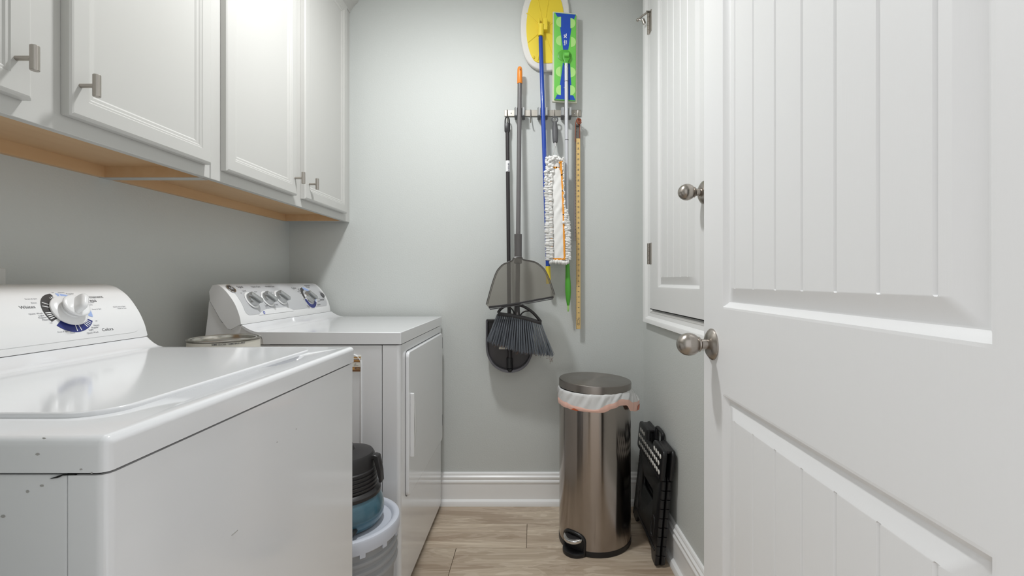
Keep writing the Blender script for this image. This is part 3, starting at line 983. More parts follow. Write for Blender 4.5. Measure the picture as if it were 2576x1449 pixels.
b = B(); b.lathe([(0.0, 0.0012), (0.0145, 0.0012), (0.0155, 0.0022), (0.0175, 0.0022), (0.0182, 0.001), (0.0182, 0)], M, 32); bd = b.build('badge', CHROME, dm)
b = B(); b.lathe([(0, 0.0016), (0.0145, 0.0016)], M, 32); b.build('badge_field', CHARC, bd, recalc=False)
b = B(); put_text(b, 'GE', 0.015, lambda x, z: M @ V((x, z, 0.0019)), 'CENTER', 0.0002); b.build('badge_script', GREYP, bd, recalc=False, kind='stuff')
# dryer door
b = B()
pts = rrect(1.622, 2.218, 0.335, 0.838, 0.02, 5)
b.prism([V((DX + 0.010, yy, zz)) for yy, zz in pts], (-0.0115, 0, 0), 0.005, 3, front_only=True); ddoor = b.build('door', ENAMEL, dm, ang=30)
b = B()                                               # gasket shadow line behind the door edge
b.prism([V((DX - 0.0012, yy, zz)) for yy, zz in rrect(1.619, 2.221, 0.332, 0.841, 0.022, 5)], (-0.002, 0, 0)); b.build('door_gasket', GREYRUB, dm)
b = B()
nn = 18
hs = lambda i, j: (lambda a, r: V((DX + 0.010 + 0.0135 * math.sqrt(max(0, 1 - r ** 2.6)), 1.645 + 0.062 * r * math.cos(a), 0.580 + 0.112 * r * math.sin(a))))(-PI / 2 + PI * i / nn, j / 8)
b.grid(hs, nn + 1, 9)
b.box((DX + 0.0095, 1.638, 0.468), (DX + 0.0235, 1.6455, 0.692), 0.003, 2)
b.build('door_pull', PLASTW, ddoor, ang=60)
for z in (0.79, 0.425):
    b = B(); b.box((DX - 0.003, 2.2195, z - 0.028), (DX + 0.007, 2.233, z + 0.028), 0.001, 1); b.tube([(DX + 0.006, 2.222, z - 0.026), (DX + 0.006, 2.222, z + 0.026)], 0.004, 10)
    b.build('hinge', GREYRUB, dm)
# service label on the side
b = B()
lx = lambda u: (u - U0) * (dy0) / F
lz = lambda v: H - (v - V0) * dy0 / F
b.box((lx(878), dy0 - 0.0006, lz(935)), (lx(908), dy0 + 0.0025, lz(895))); lb = b.build('service_label', PAPERL, sp)
for m_, v0, v1 in ((BROWNL, 904, 906), (TANL, 906, 909), (BROWNL, 909, 911), (TANL, 898, 901), (BROWNL, 923, 924), (BROWNL, 930, 934.5), (TANL, 924, 930)):
    b = B(); b.box((lx(879), dy0 - 0.0009, lz(v1)), (lx(907.6), dy0 - 0.0005, lz(v0))); b.build('label_band', m_, lb)
b = B()
put_text(b, '4838', 0.0105, lambda x, z: V((lx(900) + x, dy0 - 0.0011, lz(927) + z)), 'CENTER', 0.0002)
put_text(b, 'service', 0.0052, lambda x, z: V((lx(896) + x, dy0 - 0.0011, lz(919) + z)), 'CENTER')
put_text(b, 'call', 0.006, lambda x, z: V((lx(893.5) + x, dy0 - 0.0011, lz(915.5) + z)), 'CENTER')
b.build('lettering', INK, lb, recalc=False, kind='stuff')

# ------------------------------------------------------------------ things on and beside the appliances
# outlet plate on the left wall behind the washer
ob = root('outlet_plate', (XL, 1.016, 1.04), 'pale outlet plate on the left wall just above the washer dial panel', 'outlet')
B().box((XL, 0.976, 0.995), (XL + 0.006, 1.054, 1.113), 0.003).build('cover', OUTLET, ob)
for z in (1.034, 1.076):
    b = B(); b.box((XL + 0.006, 1.0, z - 0.014), (XL + 0.0075, 1.03, z + 0.014), 0.0006, 1)
    b.build('socket', PLASTW, ob)

# paint can behind the washer, standing on a box
cbx = root('cardboard_box', (-0.90, 1.37, 0), 'tall closed cardboard box under the paint can between the machines', 'box')
B().box((-1.02, 1.22, 0.0), (-0.78, 1.50, 0.7190), 0.002, 1).build('carton', CARD, cbx)
B().box((-0.925, 1.2198, 0.60), (-0.875, 1.5002, 0.7196)).build('packing_tape', TANL, cbx)
px_, py_, pr_, pz_ = -0.880, 1.335, 0.0885, 0.9240
pc = root('paint_can', (px_, py_, 0.7196), 'open-rimmed silver paint can with a white paper label behind the washer', 'paint can')
M = Matrix.Translation((px_, py_, 0))
z0 = 0.7196
B().lathe([(0, z0), (pr_ - 0.002, z0), (pr_, z0 + 0.003), (pr_ - 0.001, z0 + 0.006), (pr_ - 0.001, pz_ - 0.006), (pr_ + 0.0015, pz_ - 0.004), (pr_ + 0.0015, pz_ - 0.001), (pr_, pz_), (pr_ - 0.003, pz_ - 0.001), (pr_ - 0.005, pz_ - 0.005), (pr_ - 0.009, pz_ - 0.006)], M, 56).build('can_body', TIN, pc)
B().lathe([(pr_ - 0.006, pz_ - 0.004), (pr_ - 0.0085, pz_ - 0.0015), (pr_ - 0.0115, pz_ - 0.002), (pr_ - 0.014, pz_ - 0.008), (0.02, pz_ - 0.0085), (0, pz_ - 0.0085)], M, 56).build('can_lid', TIN, pc)
B().lathe([(pr_ - 0.0003, z0 + 0.01), (pr_ - 0.0003, pz_ - 0.0075)], M, 56).build('paper_label', PAPERL, pc, recalc=False)
b = B()


def can_text(s, size, a0, z):
    put_text(b, s, size, lambda x, q: V((px_ + (pr_ + 0.0004) * math.cos(a0 + x / pr_), py_ + (pr_ + 0.0004) * math.sin(a0 + x / pr_), z + q)), 'CENTER', 0.0001)


can_text('SEMI-GLOSS / SEMI-BRILLANT', 0.0062, math.radians(-50), pz_ - 0.0105)
b.build('lettering', INK, pc, recalc=False, kind='stuff')
b = B(); b.lathe([(0, 0), (0.009, 0), (0.009, 0.003), (0.005, 0.006), (0, 0.006)], axis_matrix((px_ - pr_ + 0.001, py_ - 0.012, pz_ - 0.022), (-1, -0.12, 0)), 16); b.build('handle_ear', CHROME, pc)

# bucket between the machines
bx_, by_ = -0.553, 1.372
bk = root('plastic_bucket', (bx_, by_, 0), 'milky ribbed plastic bucket with a pale lid between washer and dryer', 'bucket')
M = Matrix.Translation((bx_, by_, 0))
prof = [(0, 0.0), (0.128, 0.0), (0.130, 0.004), (0.138, 0.25)]
for z in (0.262, 0.288, 0.314):
    prof += [(0.1385, z), (0.1475, z + 0.003), (0.149, z + 0.008), (0.1475, z + 0.012), (0.140, z + 0.015)]
prof += [(0.1405, 0.345), (0.147, 0.347), (0.148, 0.362)]
B().lathe(prof, M, 56).build('pail', BUCKET, bk)
B().lathe([(0.1515, 0.352), (0.1545, 0.355), (0.1555, 0.384), (0.153, 0.3895), (0.147, 0.392), (0.140, 0.3915), (0.135, 0.388), (0.131, 0.381), (0.128, 0.380), (0, 0.380)], M, 64).build('bucket_lid', BLID, bk)
b = B()
for k in range(14):
    a = 2 * PI * k / 14
    q = lambda r, da, z: V((bx_ + r * math.cos(a + da), by_ + r * math.sin(a + da), z))
    b.prism([q(0.1495, -0.05, 0.356), q(0.1495, 0.05, 0.356), q(0.1545, 0.05, 0.356), q(0.1545, -0.05, 0.356)], (0, 0, -0.012))
b.build('lid_tabs', BLID, bk, kind='stuff')

# canister on the bucket
cn = root('vacuum_canister', (bx_, by_, 0.380), 'blue tinted canister with black ribbed top and handle sitting on the lidded bucket', 'canister')
M = Matrix.Translation((bx_, by_, 0.3802))
B().lathe([(0, 0.0), (0.090, 0.0), (0.100, 0.006), (0.108, 0.02), (0.1105, 0.038), (0.108, 0.058), (0.101, 0.078), (0.093, 0.090)], M, 56).build('tank', TANK, cn)
prof = [(0.090, 0.086), (0.1005, 0.087), (0.1005, 0.096), (0.094, 0.103)]
for k in range(5):
    z = 0.106 + 0.0115 * k
    r = 0.0875 - 0.0006 * k
    prof += [(r, z), (r + 0.004, z + 0.002), (r + 0.004, z + 0.007), (r, z + 0.009)]
prof += [(0.0845, 0.168), (0.083, 0.195), (0.078, 0.203), (0.045, 0.211), (0.030, 0.213), (0.027, 0.216), (0.022, 0.228), (0, 0.231)]
B().lathe(prof, M, 56).build('ribbed_top', BLACKS, cn, ang=30)
b = B()
b.prism([V((bx_ + 0.075, by_ - 0.012, 0.3802 + z)) + V((x, 0, 0)) for x, z in ((0, 0.196), (0.014, 0.199), (0.026, 0.195), (0.034, 0.15), (0.036, 0.118), (0.029, 0.118), (0.020, 0.16), (0.012, 0.186), (0, 0.182))], (0, 0.026, 0), 0.002, 1)
b.build('handle', BLACKS, cn)
b = B(); b.prism([V((bx_ + 0.02, by_ - 0.115, 0.3802 + z)) + V((x, 0, 0)) for x, z in ((-0.03, 0.004), (0.045, 0.012), (0.052, 0.020), (0.046, 0.026), (0.0, 0.024), (-0.04, 0.016))], (0, 0.03, 0), 0.003, 2); b.build('spout_tab', BLACK, cn)

# ------------------------------------------------------------------ the rack and what hangs on it
px = lambda n, Y=2.23: n * Y / F
UV = lambda pts, Y: [P(u, v, Y) for u, v in pts]
rk = root('broom_rack', tuple(P(1365, 285, 2.28)), 'brushed steel wall rack with hooks and spring grips holding mops and brooms', 'rack')
a, c = P(1269, 293, 2.279), P(1462, 277, 2.279)
B().box((a.x, 2.275, a.z), (c.x, YB, c.z), 0.0012, 1).build('back_plate', RACKM, rk)
for u in (1276, 1335, 1394, 1454):
    b = B()
    b.tube(smooth_path([P(u, 276, 2.2735), P(u, 286, 2.270), P(u, 298, 2.262), P(u, 305.5, 2.253), P(u, 308, 2.245), P(u, 305, 2.238)], 4), 0.0026, 8)
    b.build('hook', NICKH, rk)
for u in (1286, 1444.5):
    b = B(); b.ball(P(u, 285, 2.275), (0.0035, 0.0015, 0.0035)); b.build('screw', CHROME, rk)
for uc in (1307, 1365, 1424.5):
    for sgn in (-1, 1):
        u = uc + sgn * 9.3
        b = B()
        q0, q1 = P(u, 291.0, 2.229), P(u, 271.5, 2.229)
        hw, ring_ = px(4.2), []
        for k in range(24):                           # ribbed rubber jaw
            t = 2 * PI * k / 24
            r_ = 1.0 if k % 4 < 2 else 0.84
            ring_.append(V((q0.x + hw * r_ * math.cos(t), 2.230 + 0.012 * r_ * math.sin(t), q0.z)))
        b.prism(ring_, (0, 0, q1.z - q0.z))
        g = b.build('grip', KNOBG, rk)
        q0, q1 = P(u - 3.6, 293, 2.229), P(u + 3.6, 290.8, 2.229)
        b = B(); b.prism([V((q0.x, y_, z_)) for y_, z_ in ((2.219, q0.z), (2.276, q0.z), (2.276, q0.z + 0.02), (2.243, q0.z + 0.02), (2.243, q1.z), (2.219, q1.z))], (q1.x - q0.x, 0, 0)); b.build('grip_arm', GREYRUB, g)



def circ(u, v, ru, rv, n=24, a0=0, a1=360):
    return [(u + ru * math.cos(math.radians(a0 + (a1 - a0) * k / n)), v + rv * math.sin(math.radians(a0 + (a1 - a0) * k / n))) for k in range(n + (0 if a1 - a0 == 360 else 1))]



# long handled dustpan on the first hook
lp = root('lobby_dustpan', tuple(P(1283, 935, 2.25)), 'long handled dark dustpan with black pole hanging from the leftmost hook', 'dustpan')
b = B()
b.tube(smooth_path(UV([(1270.7, 331), (1270.7, 312), (1271.5, 299), (1276, 293.5), (1280.5, 299), (1281.5, 312), (1281.5, 331)], 2.25), 4), px(1.7), 8)
b.prism(UV([(1271, 310.5), (1281, 310.5), (1281.8, 334), (1270.3, 334)], 2.254), (0, -0.012, 0), 0.002, 2)
b.build('hanging_loop', BLACKS, lp)
b = B(); b.tube([P(1276.3, 326, 2.252), P(1282.5, 922, 2.190)], px(4.9), 16); po = b.build('pole', BLKPOLE, lp)
b = B()
b.tube([P(1277.3, 405, 2.2440), P(1277.6, 432.5, 2.2410)], px(5.6), 18, caps=False); st = b.build('price_sticker', WHITE, po)
b = B()
for v, h_, m in ((411, 2, 1), (414, 1.2, 1), (418, 1.2, 1), (421, 3.4, 1), (426.5, 2.6, 1)):
    b.box(P(1277.5, v + h_, 2.2306), P(1281.3, v, 2.2320))
b.build('sticker_print', INKF, st, kind='stuff')
out = [(1222, 806), (1222, 845), (1222, 872), (1226, 896), (1239, 919), (1259, 933), (1283, 938), (1307, 933), (1326, 919), (1338, 896), (1342, 872), (1342, 845), (1342, 806)]
out = [(p.x, p.y) for p in smooth_path([V((u, v, 0)) for u, v in out], 4)]
inn = [(1282 + (u - 1282) * 0.885, 862 + (v - 862) * (0.86 if v > 862 else 1.0)) for u, v in out]
rows_ = [(out, 2.2300), (out, 2.1870), ([(1282 + (u - 1282) * 0.985, v) for u, v in out], 2.1840), ([(1282 + (u - 1282) * 0.93, 862 + (v - 862) * (0.92 if v > 862 else 1)) for u, v in out], 2.1860), (inn, 2.2170), (inn, 2.2230)]
b = B(); b.grid(lambda i, j: P(rows_[j][0][i][0], rows_[j][0][i][1], rows_[j][1]), len(out), len(rows_))
b.build('pan_wall', PANG, lp, ang=50)
b = B(); b.prism(UV([(1282 + (u - 1282) * 0.97, 862 + (v - 862) * 0.97) for u, v in out], 2.2190), (0, 0.008, 0)); b.build('pan_floor', PANF, lp)
b = B(); b.prism(UV([(1223, 804), (1341, 804), (1341, 810), (1223, 810)], 2.1910), (0, 0.036, 0), 0.002, 2); b.build('pan_lip', BLACKS, lp)
b = B(); b.tube([P(1281.5, 900, 2.1920), P(1282.2, 926, 2.1910)], px(7.2), 16); b.ball(P(1283, 931, 2.1930), (px(8), 0.012, px(6.5)), 2); b.build('pivot_sleeve', BLACK, lp)
b = B(); b.box(P(1255, 878.5, 2.2182), P(1277, 870, 2.2190)); b.build('pan_sticker', PAPERL, lp)

# broom
br = root('angle_broom', tuple(P(1302, 890, 2.2)), 'grey broom with an orange handle tip and grey bristles in the leftmost grip', 'broom')
bY = lambda v: 2.226 - 0.076 * max(0, v - 285) / 490
bU = lambda v: 1307.6 - (v - 200) * 4.1 / 390
b = B(); b.tube([P(bU(v), v, bY(v)) for v in (205, 285, 600, 800)], px(5.6), 18); po = b.build('pole', GREYPOLE, br)
b = B(); b.tube([P(1307.6, v, 2.226) for v in (210.5, 209.5, 185, 176, 171, 168.5, 167.6)], [px(r) for r in (6.2, 6.7, 6.5, 6.2, 5.4, 3.8, 1.5)], 18); ho = b.build('orange_tip', ORANGE, po)
b = B(); b.prism(UV(circ(1308.6, 174.5, 1.5, 2.6, 12), 2.2135), (0, 0.002, 0)); b.build('hang_hole', LEATHER, ho)
hY = 2.148
b = B()
b.prism(UV([(1252.5, 785.5), (1285, 789), (1320, 796), (1345, 803), (1363, 809.5), (1362, 818), (1343, 812), (1320, 805), (1285, 798), (1250.5, 795)], hY - 0.014), (0, 0.028, 0), 0.003, 2)
arch = smooth_path(UV([(1253, 787), (1260, 777), (1274, 769), (1294, 766), (1315, 770), (1334, 781), (1348, 794), (1361, 810)], hY), 4)
b.tube(arch, px(3.6), 10)
b.prism(UV([(1294.5, 764), (1307, 764), (1308, 794), (1293.5, 792)], hY - 0.010), (0, 0.020, 0), 0.003, 2)
b.tube(smooth_path(UV([(1276, 769), (1285, 775), (1291, 782), (1294, 791)], hY), 3), px(1.7), 8)
b.tube(smooth_path(UV([(1334, 782), (1322, 783), (1314, 787), (1308, 795)], hY), 3), px(1.7), 8)
b.build('broom_head', BLACKS, br)
b = B()
topc = smooth_path([V((1251.5, 793, 0)), V((1285, 797, 0)), V((1320, 804, 0)), V((1361, 816, 0))], 12)
botc = smooth_path([V((1227, 857, 0)), V((1246, 866, 0)), V((1276, 876, 0)), V((1320, 887, 0)), V((1355, 891, 0)), V((1390, 894, 0))], 12)


def even(c, n=60):
    L = [0.0]
    for p, q in zip(c, c[1:]): L.append(L[-1] + (q - p).length)
    out, k = [], 0
    for i in range(n + 1):
        d = L[-1] * i / n
        while k < len(c) - 2 and L[k + 1] < d: k += 1
        out.append(c[k].lerp(c[k + 1], (d - L[k]) / (L[k + 1] - L[k])))
    return out


topc, botc = even(topc), even(botc)
pick = lambda c, s: c[min(int(s * (len(c) - 1)), len(c) - 1)].lerp(c[min(int(s * (len(c) - 1)) + 1, len(c) - 1)], s * (len(c) - 1) - int(s * (len(c) - 1)))
for rowy, nrow, sh in ((-0.010, 25, 0.0), (0.0, 24, 0.5), (0.010, 25, 0.0)):
    for k in range(nrow):
        s = (k + sh) / (nrow - 1 + sh + 0.001)
        s = min(s, 1.0)
        p, q = pick(topc, s), pick(botc, s)
        a = P(p.x, p.y - 3, hY + rowy)
        c = P(q.x, q.y, hY + rowy * 2.0 - 0.004)
        for h_ in range(11):
            e = V((random.gauss(0, 0.0027), random.gauss(0, 0.003), random.gauss(0, 0.0040)))
            f = V((random.gauss(0, 0.0008), random.gauss(0, 0.0010), 0))
            mid = a.lerp(c, 0.5) + f + e * 0.35 + V((0, -0.003, 0))
            b.tube([a + f, mid, c + e], [0.0011, 0.0011, 0.0007], 4, caps=False)
bs = b.build('bristles', BRIST, br); bs['kind'] = 'stuff'
b = B()
for k in range(26):
    s = random.random()
    q = pick(botc, s) if k < 20 else V((1386 + random.gauss(0, 3), 900, 0))
    p0 = P(q.x, q.y + random.uniform(-3, 2), hY - 0.02)
    pts = [p0]
    for j in range(4): pts.append(pts[-1] + V((random.gauss(0, 0.004), random.gauss(0, 0.002), random.gauss(-0.002 if k < 20 else -0.004, 0.003))))
    b.tube(smooth_path(pts, 2), 0.0006, 4)
li = b.build('lint', LINT, br); li['kind'] = 'stuff'

# dustpan clipped on the broom handle
dpn = root('clip_dustpan', tuple(P(1310, 760, 2.15)), 'smoky see-through dustpan clipped over the grey broom handle', 'dustpan')
DYF, DYB = 2.098, 2.136
ol = [(1223, 766), (1236.5, 717), (1247.5, 686), (1257, 672), (1267, 663.5), (1280, 658.5), (1289, 654), (1293, 648), (1311.5, 647), (1315, 651.5), (1323, 654), (1336, 656), (1350, 660.5), (1363, 670), (1373, 682), (1384, 706), (1396, 741)]
ols = [(p.x, p.y) for p in smooth_path([V((u, v, 0)) for u, v in ol], 4)]
b = B()
b.prism(UV(ols + [(1393, 750), (1229, 774)], DYF), (0, 0.0025, 0))
b.build('pan', SMOKE, dpn)
b = B()
b.grid(lambda i, j: P(*(ols[i]), (DYF, DYB)[j]), len(ols), 2)
b.build('pan_sides', SMOKE, dpn, recalc=False)
b = B()
b.tube(UV(ols, DYF), px(1.1), 6)
b.tube(UV([(1310 + (u - 1310) * 0.955, 720 + (v - 720) * 0.97) for u, v in ols], DYB), px(0.9), 6)
b.build('pan_rim', SMOKED, dpn)
b = B()
b.prism(UV([(1229.5, 770.5), (1260, 767), (1300, 761.5), (1340, 754), (1392, 745), (1392.5, 749.5), (1340, 759), (1300, 766), (1260, 772), (1230, 776.5)], DYF - 0.002), (0, 0.014, 0), 0.001, 1)
b.build('rubber_lip', BLACKS, dpn)
b = B()
b.prism(UV([(1232, 777.2), (1300, 767.2), (1391, 751), (1391, 753), (1300, 769.4), (1232, 779.8)], DYF + 0.002), (0, 0.010, 0)); b.build('lip_strip', GREYRUB, dpn)
b = B()
b.tube([P(1303.2, v, 2.150 + dz) for v, dz in ((589, 0.012), (592, 0.012), (640, 0.004), (662, -0.004))], [px(9.4), px(9.5), px(9.2), px(9.4)], 20)
b.build('clip_sleeve', SMOKED, dpn)

# yellow flat mop on the blue pole
ym = root('flat_mop', tuple(P(1378, 712, 2.23)), 'blue poled mop with a yellow plate and white pad at the top', 'mop')


def mirrored(half):
    return half + [(u, 140 - v) for u, v in half[::-1]]


pad = mirrored([(1309.5, 70), (1310.5, 85), (1313, 110), (1319, 136), (1329, 156), (1345, 170), (1364, 176), (1390, 177.5), (1410, 173), (1424, 158), (1431, 132), (1433.5, 100), (1434, 70)][:])
lo = [(1309.5, 70), (1311, 100), (1317, 131), (1328, 155), (1346, 170), (1368, 176.5), (1392, 177), (1412, 171), (1425, 155), (1431.5, 128), (1434, 95), (1434, 70)]
padl = lo + [(u, 140 - v) for u, v in lo[::-1][1:-1]]
padl = [(p.x, p.y) for p in smooth_path([V((u, v, 0)) for u, v in padl], 3, True)]
b = B(); b.prism(UV(padl, 2.2525), (0, 0.026, 0), 0.0085, 4); b.build('white_pad', PADW, ym, ang=60)
lo = [(1324, 70), (1326, 100), (1332, 128), (1341, 148), (1352, 156.5), (1376, 158.5), (1400, 155), (1411, 140), (1416.5, 118), (1419, 95), (1419, 70)]
pll = lo + [(u, 140 - v) for u, v in lo[::-1][1:-1]]
pll = [(p.x, p.y) for p in smooth_path([V((u, v, 0)) for u, v in pll], 3, True)]
b = B(); b.prism(UV(pll, 2.2485), (0, 0.006, 0), 0.001, 1); pl = b.build('yellow_plate', YELLOW, ym)
b = B()
for u, v in ((1325, 33), (1351, -14), (1382, -14), (1412, 40), (1412, 98), (1328, 107), (1353, 152), (1393, 150)):
    c = P(1368, 74, 2.2485); e = P(u, v, 2.2485)
    b = B(); b.tube([c, e], 0.0026, 6); b.build('rib', YELLOW, pl)
b = B()
b.tube([P(1360.5, 91, 2.226), P(1361.5, 62, 2.226)], px(7.2), 16)
b.box(P(1353.5, 70, 2.226), P(1358, 52, 2.25), 0.002); b.box(P(1366, 74, 2.222), P(1377, 53, 2.25), 0.003)
b.tube([P(1354, 64, 2.232), P(1378, 64, 2.232)], px(3), 10)
b.build('swivel_joint', YELLOW, ym)
b = B(); b.tube([P(1342, 144.5, 2.249), P(1342, 144.5, 2.244)], px(3.0), 12); b.ball(P(1342, 142, 2.244), (px(2.4), 0.002, px(2.6))); b.build('plate_clip', YELLOW, pl)
b = B(); b.tube([P(1359.8, 89, 2.226), P(1360, 94, 2.226)], px(4.4), 14); b.build('collar', GREYRUB, ym)
b = B(); b.tube([P(1360, 93, 2.226), P(1360.1, 96, 2.226), P(1378.5, 671, 2.228)], [px(4.8), px(5.4), px(5.6)], 18); b.build('pole', BLUE, ym)
b = B(); b.tube([P(1378.4, 669.5, 2.228), P(1379.9, 714, 2.228)], px(6.1), 18); b.build('yellow_end', YELLOW, ym)

# green spray mop style sweeper
sw = root('sweeper_mop', tuple(P(1429, 784, 2.22)), 'silver poled sweeper with a green and blue rectangular head and white pad', 'mop')
b = B(); b.prism(UV([(1390.6, 30), (1391.5, 28.8), (1451.5, 34), (1453, 35.5), (1451.6, 258), (1450.5, 259.4), (1390.2, 255.6), (1389.2, 254.5)], 2.236), (0, 0.014, 0), 0.003, 2); b.build('white_pad', PADG, sw)
b = B(); b.prism(UV([(1394.2, 31), (1448.5, 36), (1449.6, 37.5), (1448, 252), (1446.5, 253.6), (1394.6, 250.4), (1393.6, 249), (1393.6, 32.5)], 2.226), (0, 0.011, 0), 0.003, 3); hd_ = b.build('green_head', GREEN, sw)
b = B()
b.prism(UV([(1396.3, 32), (1448.6, 36.8), (1444, 48), (1436.5, 50), (1437.3, 72), (1429.5, 125), (1416.6, 125), (1409.2, 69), (1411.5, 68), (1411.5, 42), (1402, 42)], 2.2255), (0, 0.002, 0))
b.build('blue_inlay', MBLUE, hd_)
b = B()
b.prism(UV([(1416, 158), (1434, 160), (1435, 182), (1437.2, 214), (1436, 239), (1442.8, 241), (1447.3, 252), (1396, 249), (1401.5, 238), (1410.5, 238.5), (1408.6, 213), (1413, 183)], 2.2255), (0, 0.002, 0))
b.build('blue_inlay', MBLUE, hd_)
for u, v, d in ((1411.3, 55, -1), (1411, 102, -1), (1410.5, 180, -1), (1411, 226.5, -1), (1435, 58.3, 1), (1436.2, 105.6, 1), (1435.5, 181.7, 1), (1434.6, 227, 1)):
    pts = [(u + d * 12.6 * math.cos(math.radians(-90 + 180 * k / 14)), v + 12.8 * math.sin(math.radians(-90 + 180 * k / 14))) for k in range(15)]
    b = B(); b.prism(UV(pts, 2.2250), (0, 0.002, 0)); b.build('cloth_gripper', LGREEN, hd_)
b = B()
b.ball(P(1420, 140, 2.2262), (px(18), 0.0035, px(15)), 3); b.build('joint_dish', DGREEN, hd_)
b = B()
b.prism(UV([(1417, 128), (1433, 128), (1435, 138), (1434, 146), (1430, 153), (1429.5, 163), (1419.5, 163), (1419, 153), (1415.5, 146), (1415, 137)], 2.208), (0, 0.016, 0), 0.004, 3)
b.build('swivel_joint', DGREEN, sw)
b = B(); b.tube([P(1419.5, 138, 2.206), P(1430.5, 138, 2.206)], px(5.6), 14); b.build('swivel_barrel', GREEN, sw)
b = B(); b.tube([P(1424.6, 160, 2.214), P(1425, 285, 2.216), P(1426.3, 560, 2.226), P(1427.4, 655, 2.229)], px(4.6), 16); po = b.build('pole', SILVER, sw)
for v, Y in ((205, 2.2147), (352, 2.2184)):
    b = B(); b.tube([P(1424.7 + (v - 160) * 0.0045, v - 0.6, Y), P(1424.7 + (v - 160) * 0.0045, v + 0.6, Y)], px(4.85), 16); b.build('pole_joint', GREYRUB, po)
b = B(); b.ball(P(1419.6, 220.5, 2.216), (px(1.4), 0.003, px(1.6))); b.build('spring_button', CHROME, po)
b = B(); b.ball(P(1426, 168.5, 2.2062), (px(1.2), 0.001, px(1.6))); b.build('spring_button', CHROME, po)
b = B(); b.tube([P(u, v, 2.229) for u, v in ((1427.2, 640), (1427.5, 660), (1428.2, 690), (1428.8, 715), (1429.2, 735), (1429.3, 752), (1429.4, 768))], [px(r) for r in (4.9, 5.0, 5.8, 7.2, 7.3, 5.8, 3.2)], 18); b.build('green_grip', DGREEN, sw)
b = B(); b.tube([P(u, v, 2.229) for u, v in ((1429.4, 766), (1429.4, 776), (1429.2, 782), (1429, 784))], [px(r) for r in (2.6, 2.5, 2.2, 1.0)], 12); b.build('grip_tip', LGREEN, sw)
b = B()
rot = lambda u, v: (lambda x, z: P(u, v, 2.2249) + V((-z, 0, x)))
put_text(b, 'XL', 0.0165, rot(1422.4, 90), 'CENTER', 0.0008)
put_text(b, 'Swiffer', 0.0095, rot(1420.6, 107), 'CENTER', 0.0003)
put_text(b, 'SWEEPER', 0.0046, rot(1425.2, 106), 'CENTER', 0.0001)
b.build('lettering', WHITE, hd_, recalc=False, kind='stuff')

# chenille hand duster on the third hook
du = root('hand_duster', tuple(P(1400, 660, 2.2)), 'white chenille hand duster with orange tape and grey handle on the third hook', 'duster')
b = B()
b.tube(smooth_path(UV(circ(1395.5, 301, 7.2, 7.6, 12), 2.244), 2, True), px(1.7), 8, closed=True)
b.tube([P(1395.8 + (v - 308) * 0.02, v, 2.244 - (v - 308) * 0.0003) for v in (307, 312, 325, 335, 348, 357, 359)], [px(r) for r in (4.6, 5.6, 7.4, 7.6, 7.0, 6.2, 5.0)], 18)
b.build('handle', GREYRUB, du)
b = B()
b.tube([P(1396.8, 358, 2.229), P(1397, 368, 2.226)], px(3.2), 12); b.build('ferrule', CHROME, du)
b = B()
b.tube(smooth_path(UV([(1396, 366), (1394.5, 375), (1392, 386), (1389.5, 398), (1390, 425), (1393, 530), (1398, 645)], 2.215), 4), px(1.3), 8)
b.build('wire_frame', CHROME, du)
b = B()
b.tube(smooth_path(UV([(1398, 366), (1399, 376), (1400.5, 386), (1404, 398), (1406, 425), (1408, 530), (1410, 645)], 2.215), 4), px(1.3), 8)
b.build('wire_frame', CHROME, du)
# fabric body
dYc = 2.192
ed = lambda v: (1388.5 + (v - 400) * 5.5 / 250 - 6 * max(0, 1 - (v - 395) / 40), 1411.5 + (v - 400) * 10.0 / 250)
b = B()
vs_ = [422 + k * 3.82 for k in range(61)]
b.grid(lambda i, j: P(ed(vs_[i])[0] + (ed(vs_[i])[1] - ed(vs_[i])[0]) * j / 8, vs_[i], dYc - 0.010 + 0.0012 * math.sin(vs_[i] * 0.19 + j) * (1 if abs(vs_[i] - 527) > 6 else 3) - 0.003 * math.sin(PI * j / 8)), 61, 9)
b.prism(UV([(ed(425)[0] - 6, 398), (1412, 398), (ed(648)[1] + 3, 648), (ed(648)[0] - 3, 648)], dYc - 0.006), (0, 0.014, 0))
b.build('cloth_body', CLOTHW, du)


def ribbon(b, pts, wv, Y):
    """flat tape along a pixel path"""
    P3 = UV(pts, Y)
    b = B()
    for q0, q1 in zip(P3, P3[1:]):
        d = (q1 - q0).normalized(); n = V((d.z, 0, -d.x)) * wv / 2
        b.prism([q0 + n - d * wv * 0.3, q1 + n + d * wv * 0.3, q1 - n + d * wv * 0.3, q0 - n - d * wv * 0.3], (0, 0.0035, 0))
    b.build('orange_tape', TAPE, du)


ribbon(b, [(1410.5, 410), (1413, 440), (1415.5, 480), (1417.5, 540), (1420, 650)], px(4.2), dYc - 0.0125)
ribbon(b, [(1384.5, 448), (1385, 500), (1386.5, 560), (1388.5, 651)], px(4.2), dYc - 0.0125)
ribbon(b, [(1389, 651.5), (1421, 651)], px(4.4), dYc - 0.0127)
ribbon(b, [(1391, 422), (1400, 421.5), (1409.5, 425)], px(4.6), dYc - 0.0127)
ribbon(b, [(1407, 409), (1413.5, 407.5)], px(4.0), dYc - 0.0125)
b = B()
lf = lambda v: 1368 + (3.5 if v < 430 else 0) + (v - 430) * 0.028 + (1.5 if 480 < v < 560 else 0)
rt = lambda v: (1420 if v < 480 else 1420 + (v - 480) * 0.16 if v < 560 else 1433 + (v - 560) * 0.03)
b.prism(UV([(lf(q) + 4, q) for q in (398, 440, 480, 520, 560, 600, 655)] + [(rt(q) - 3, q) for q in (655, 600, 560, 520, 490, 470, 430, 398)], dYc - 0.003), (0, 0.010, 0), 0.002, 1)
v = 398.0
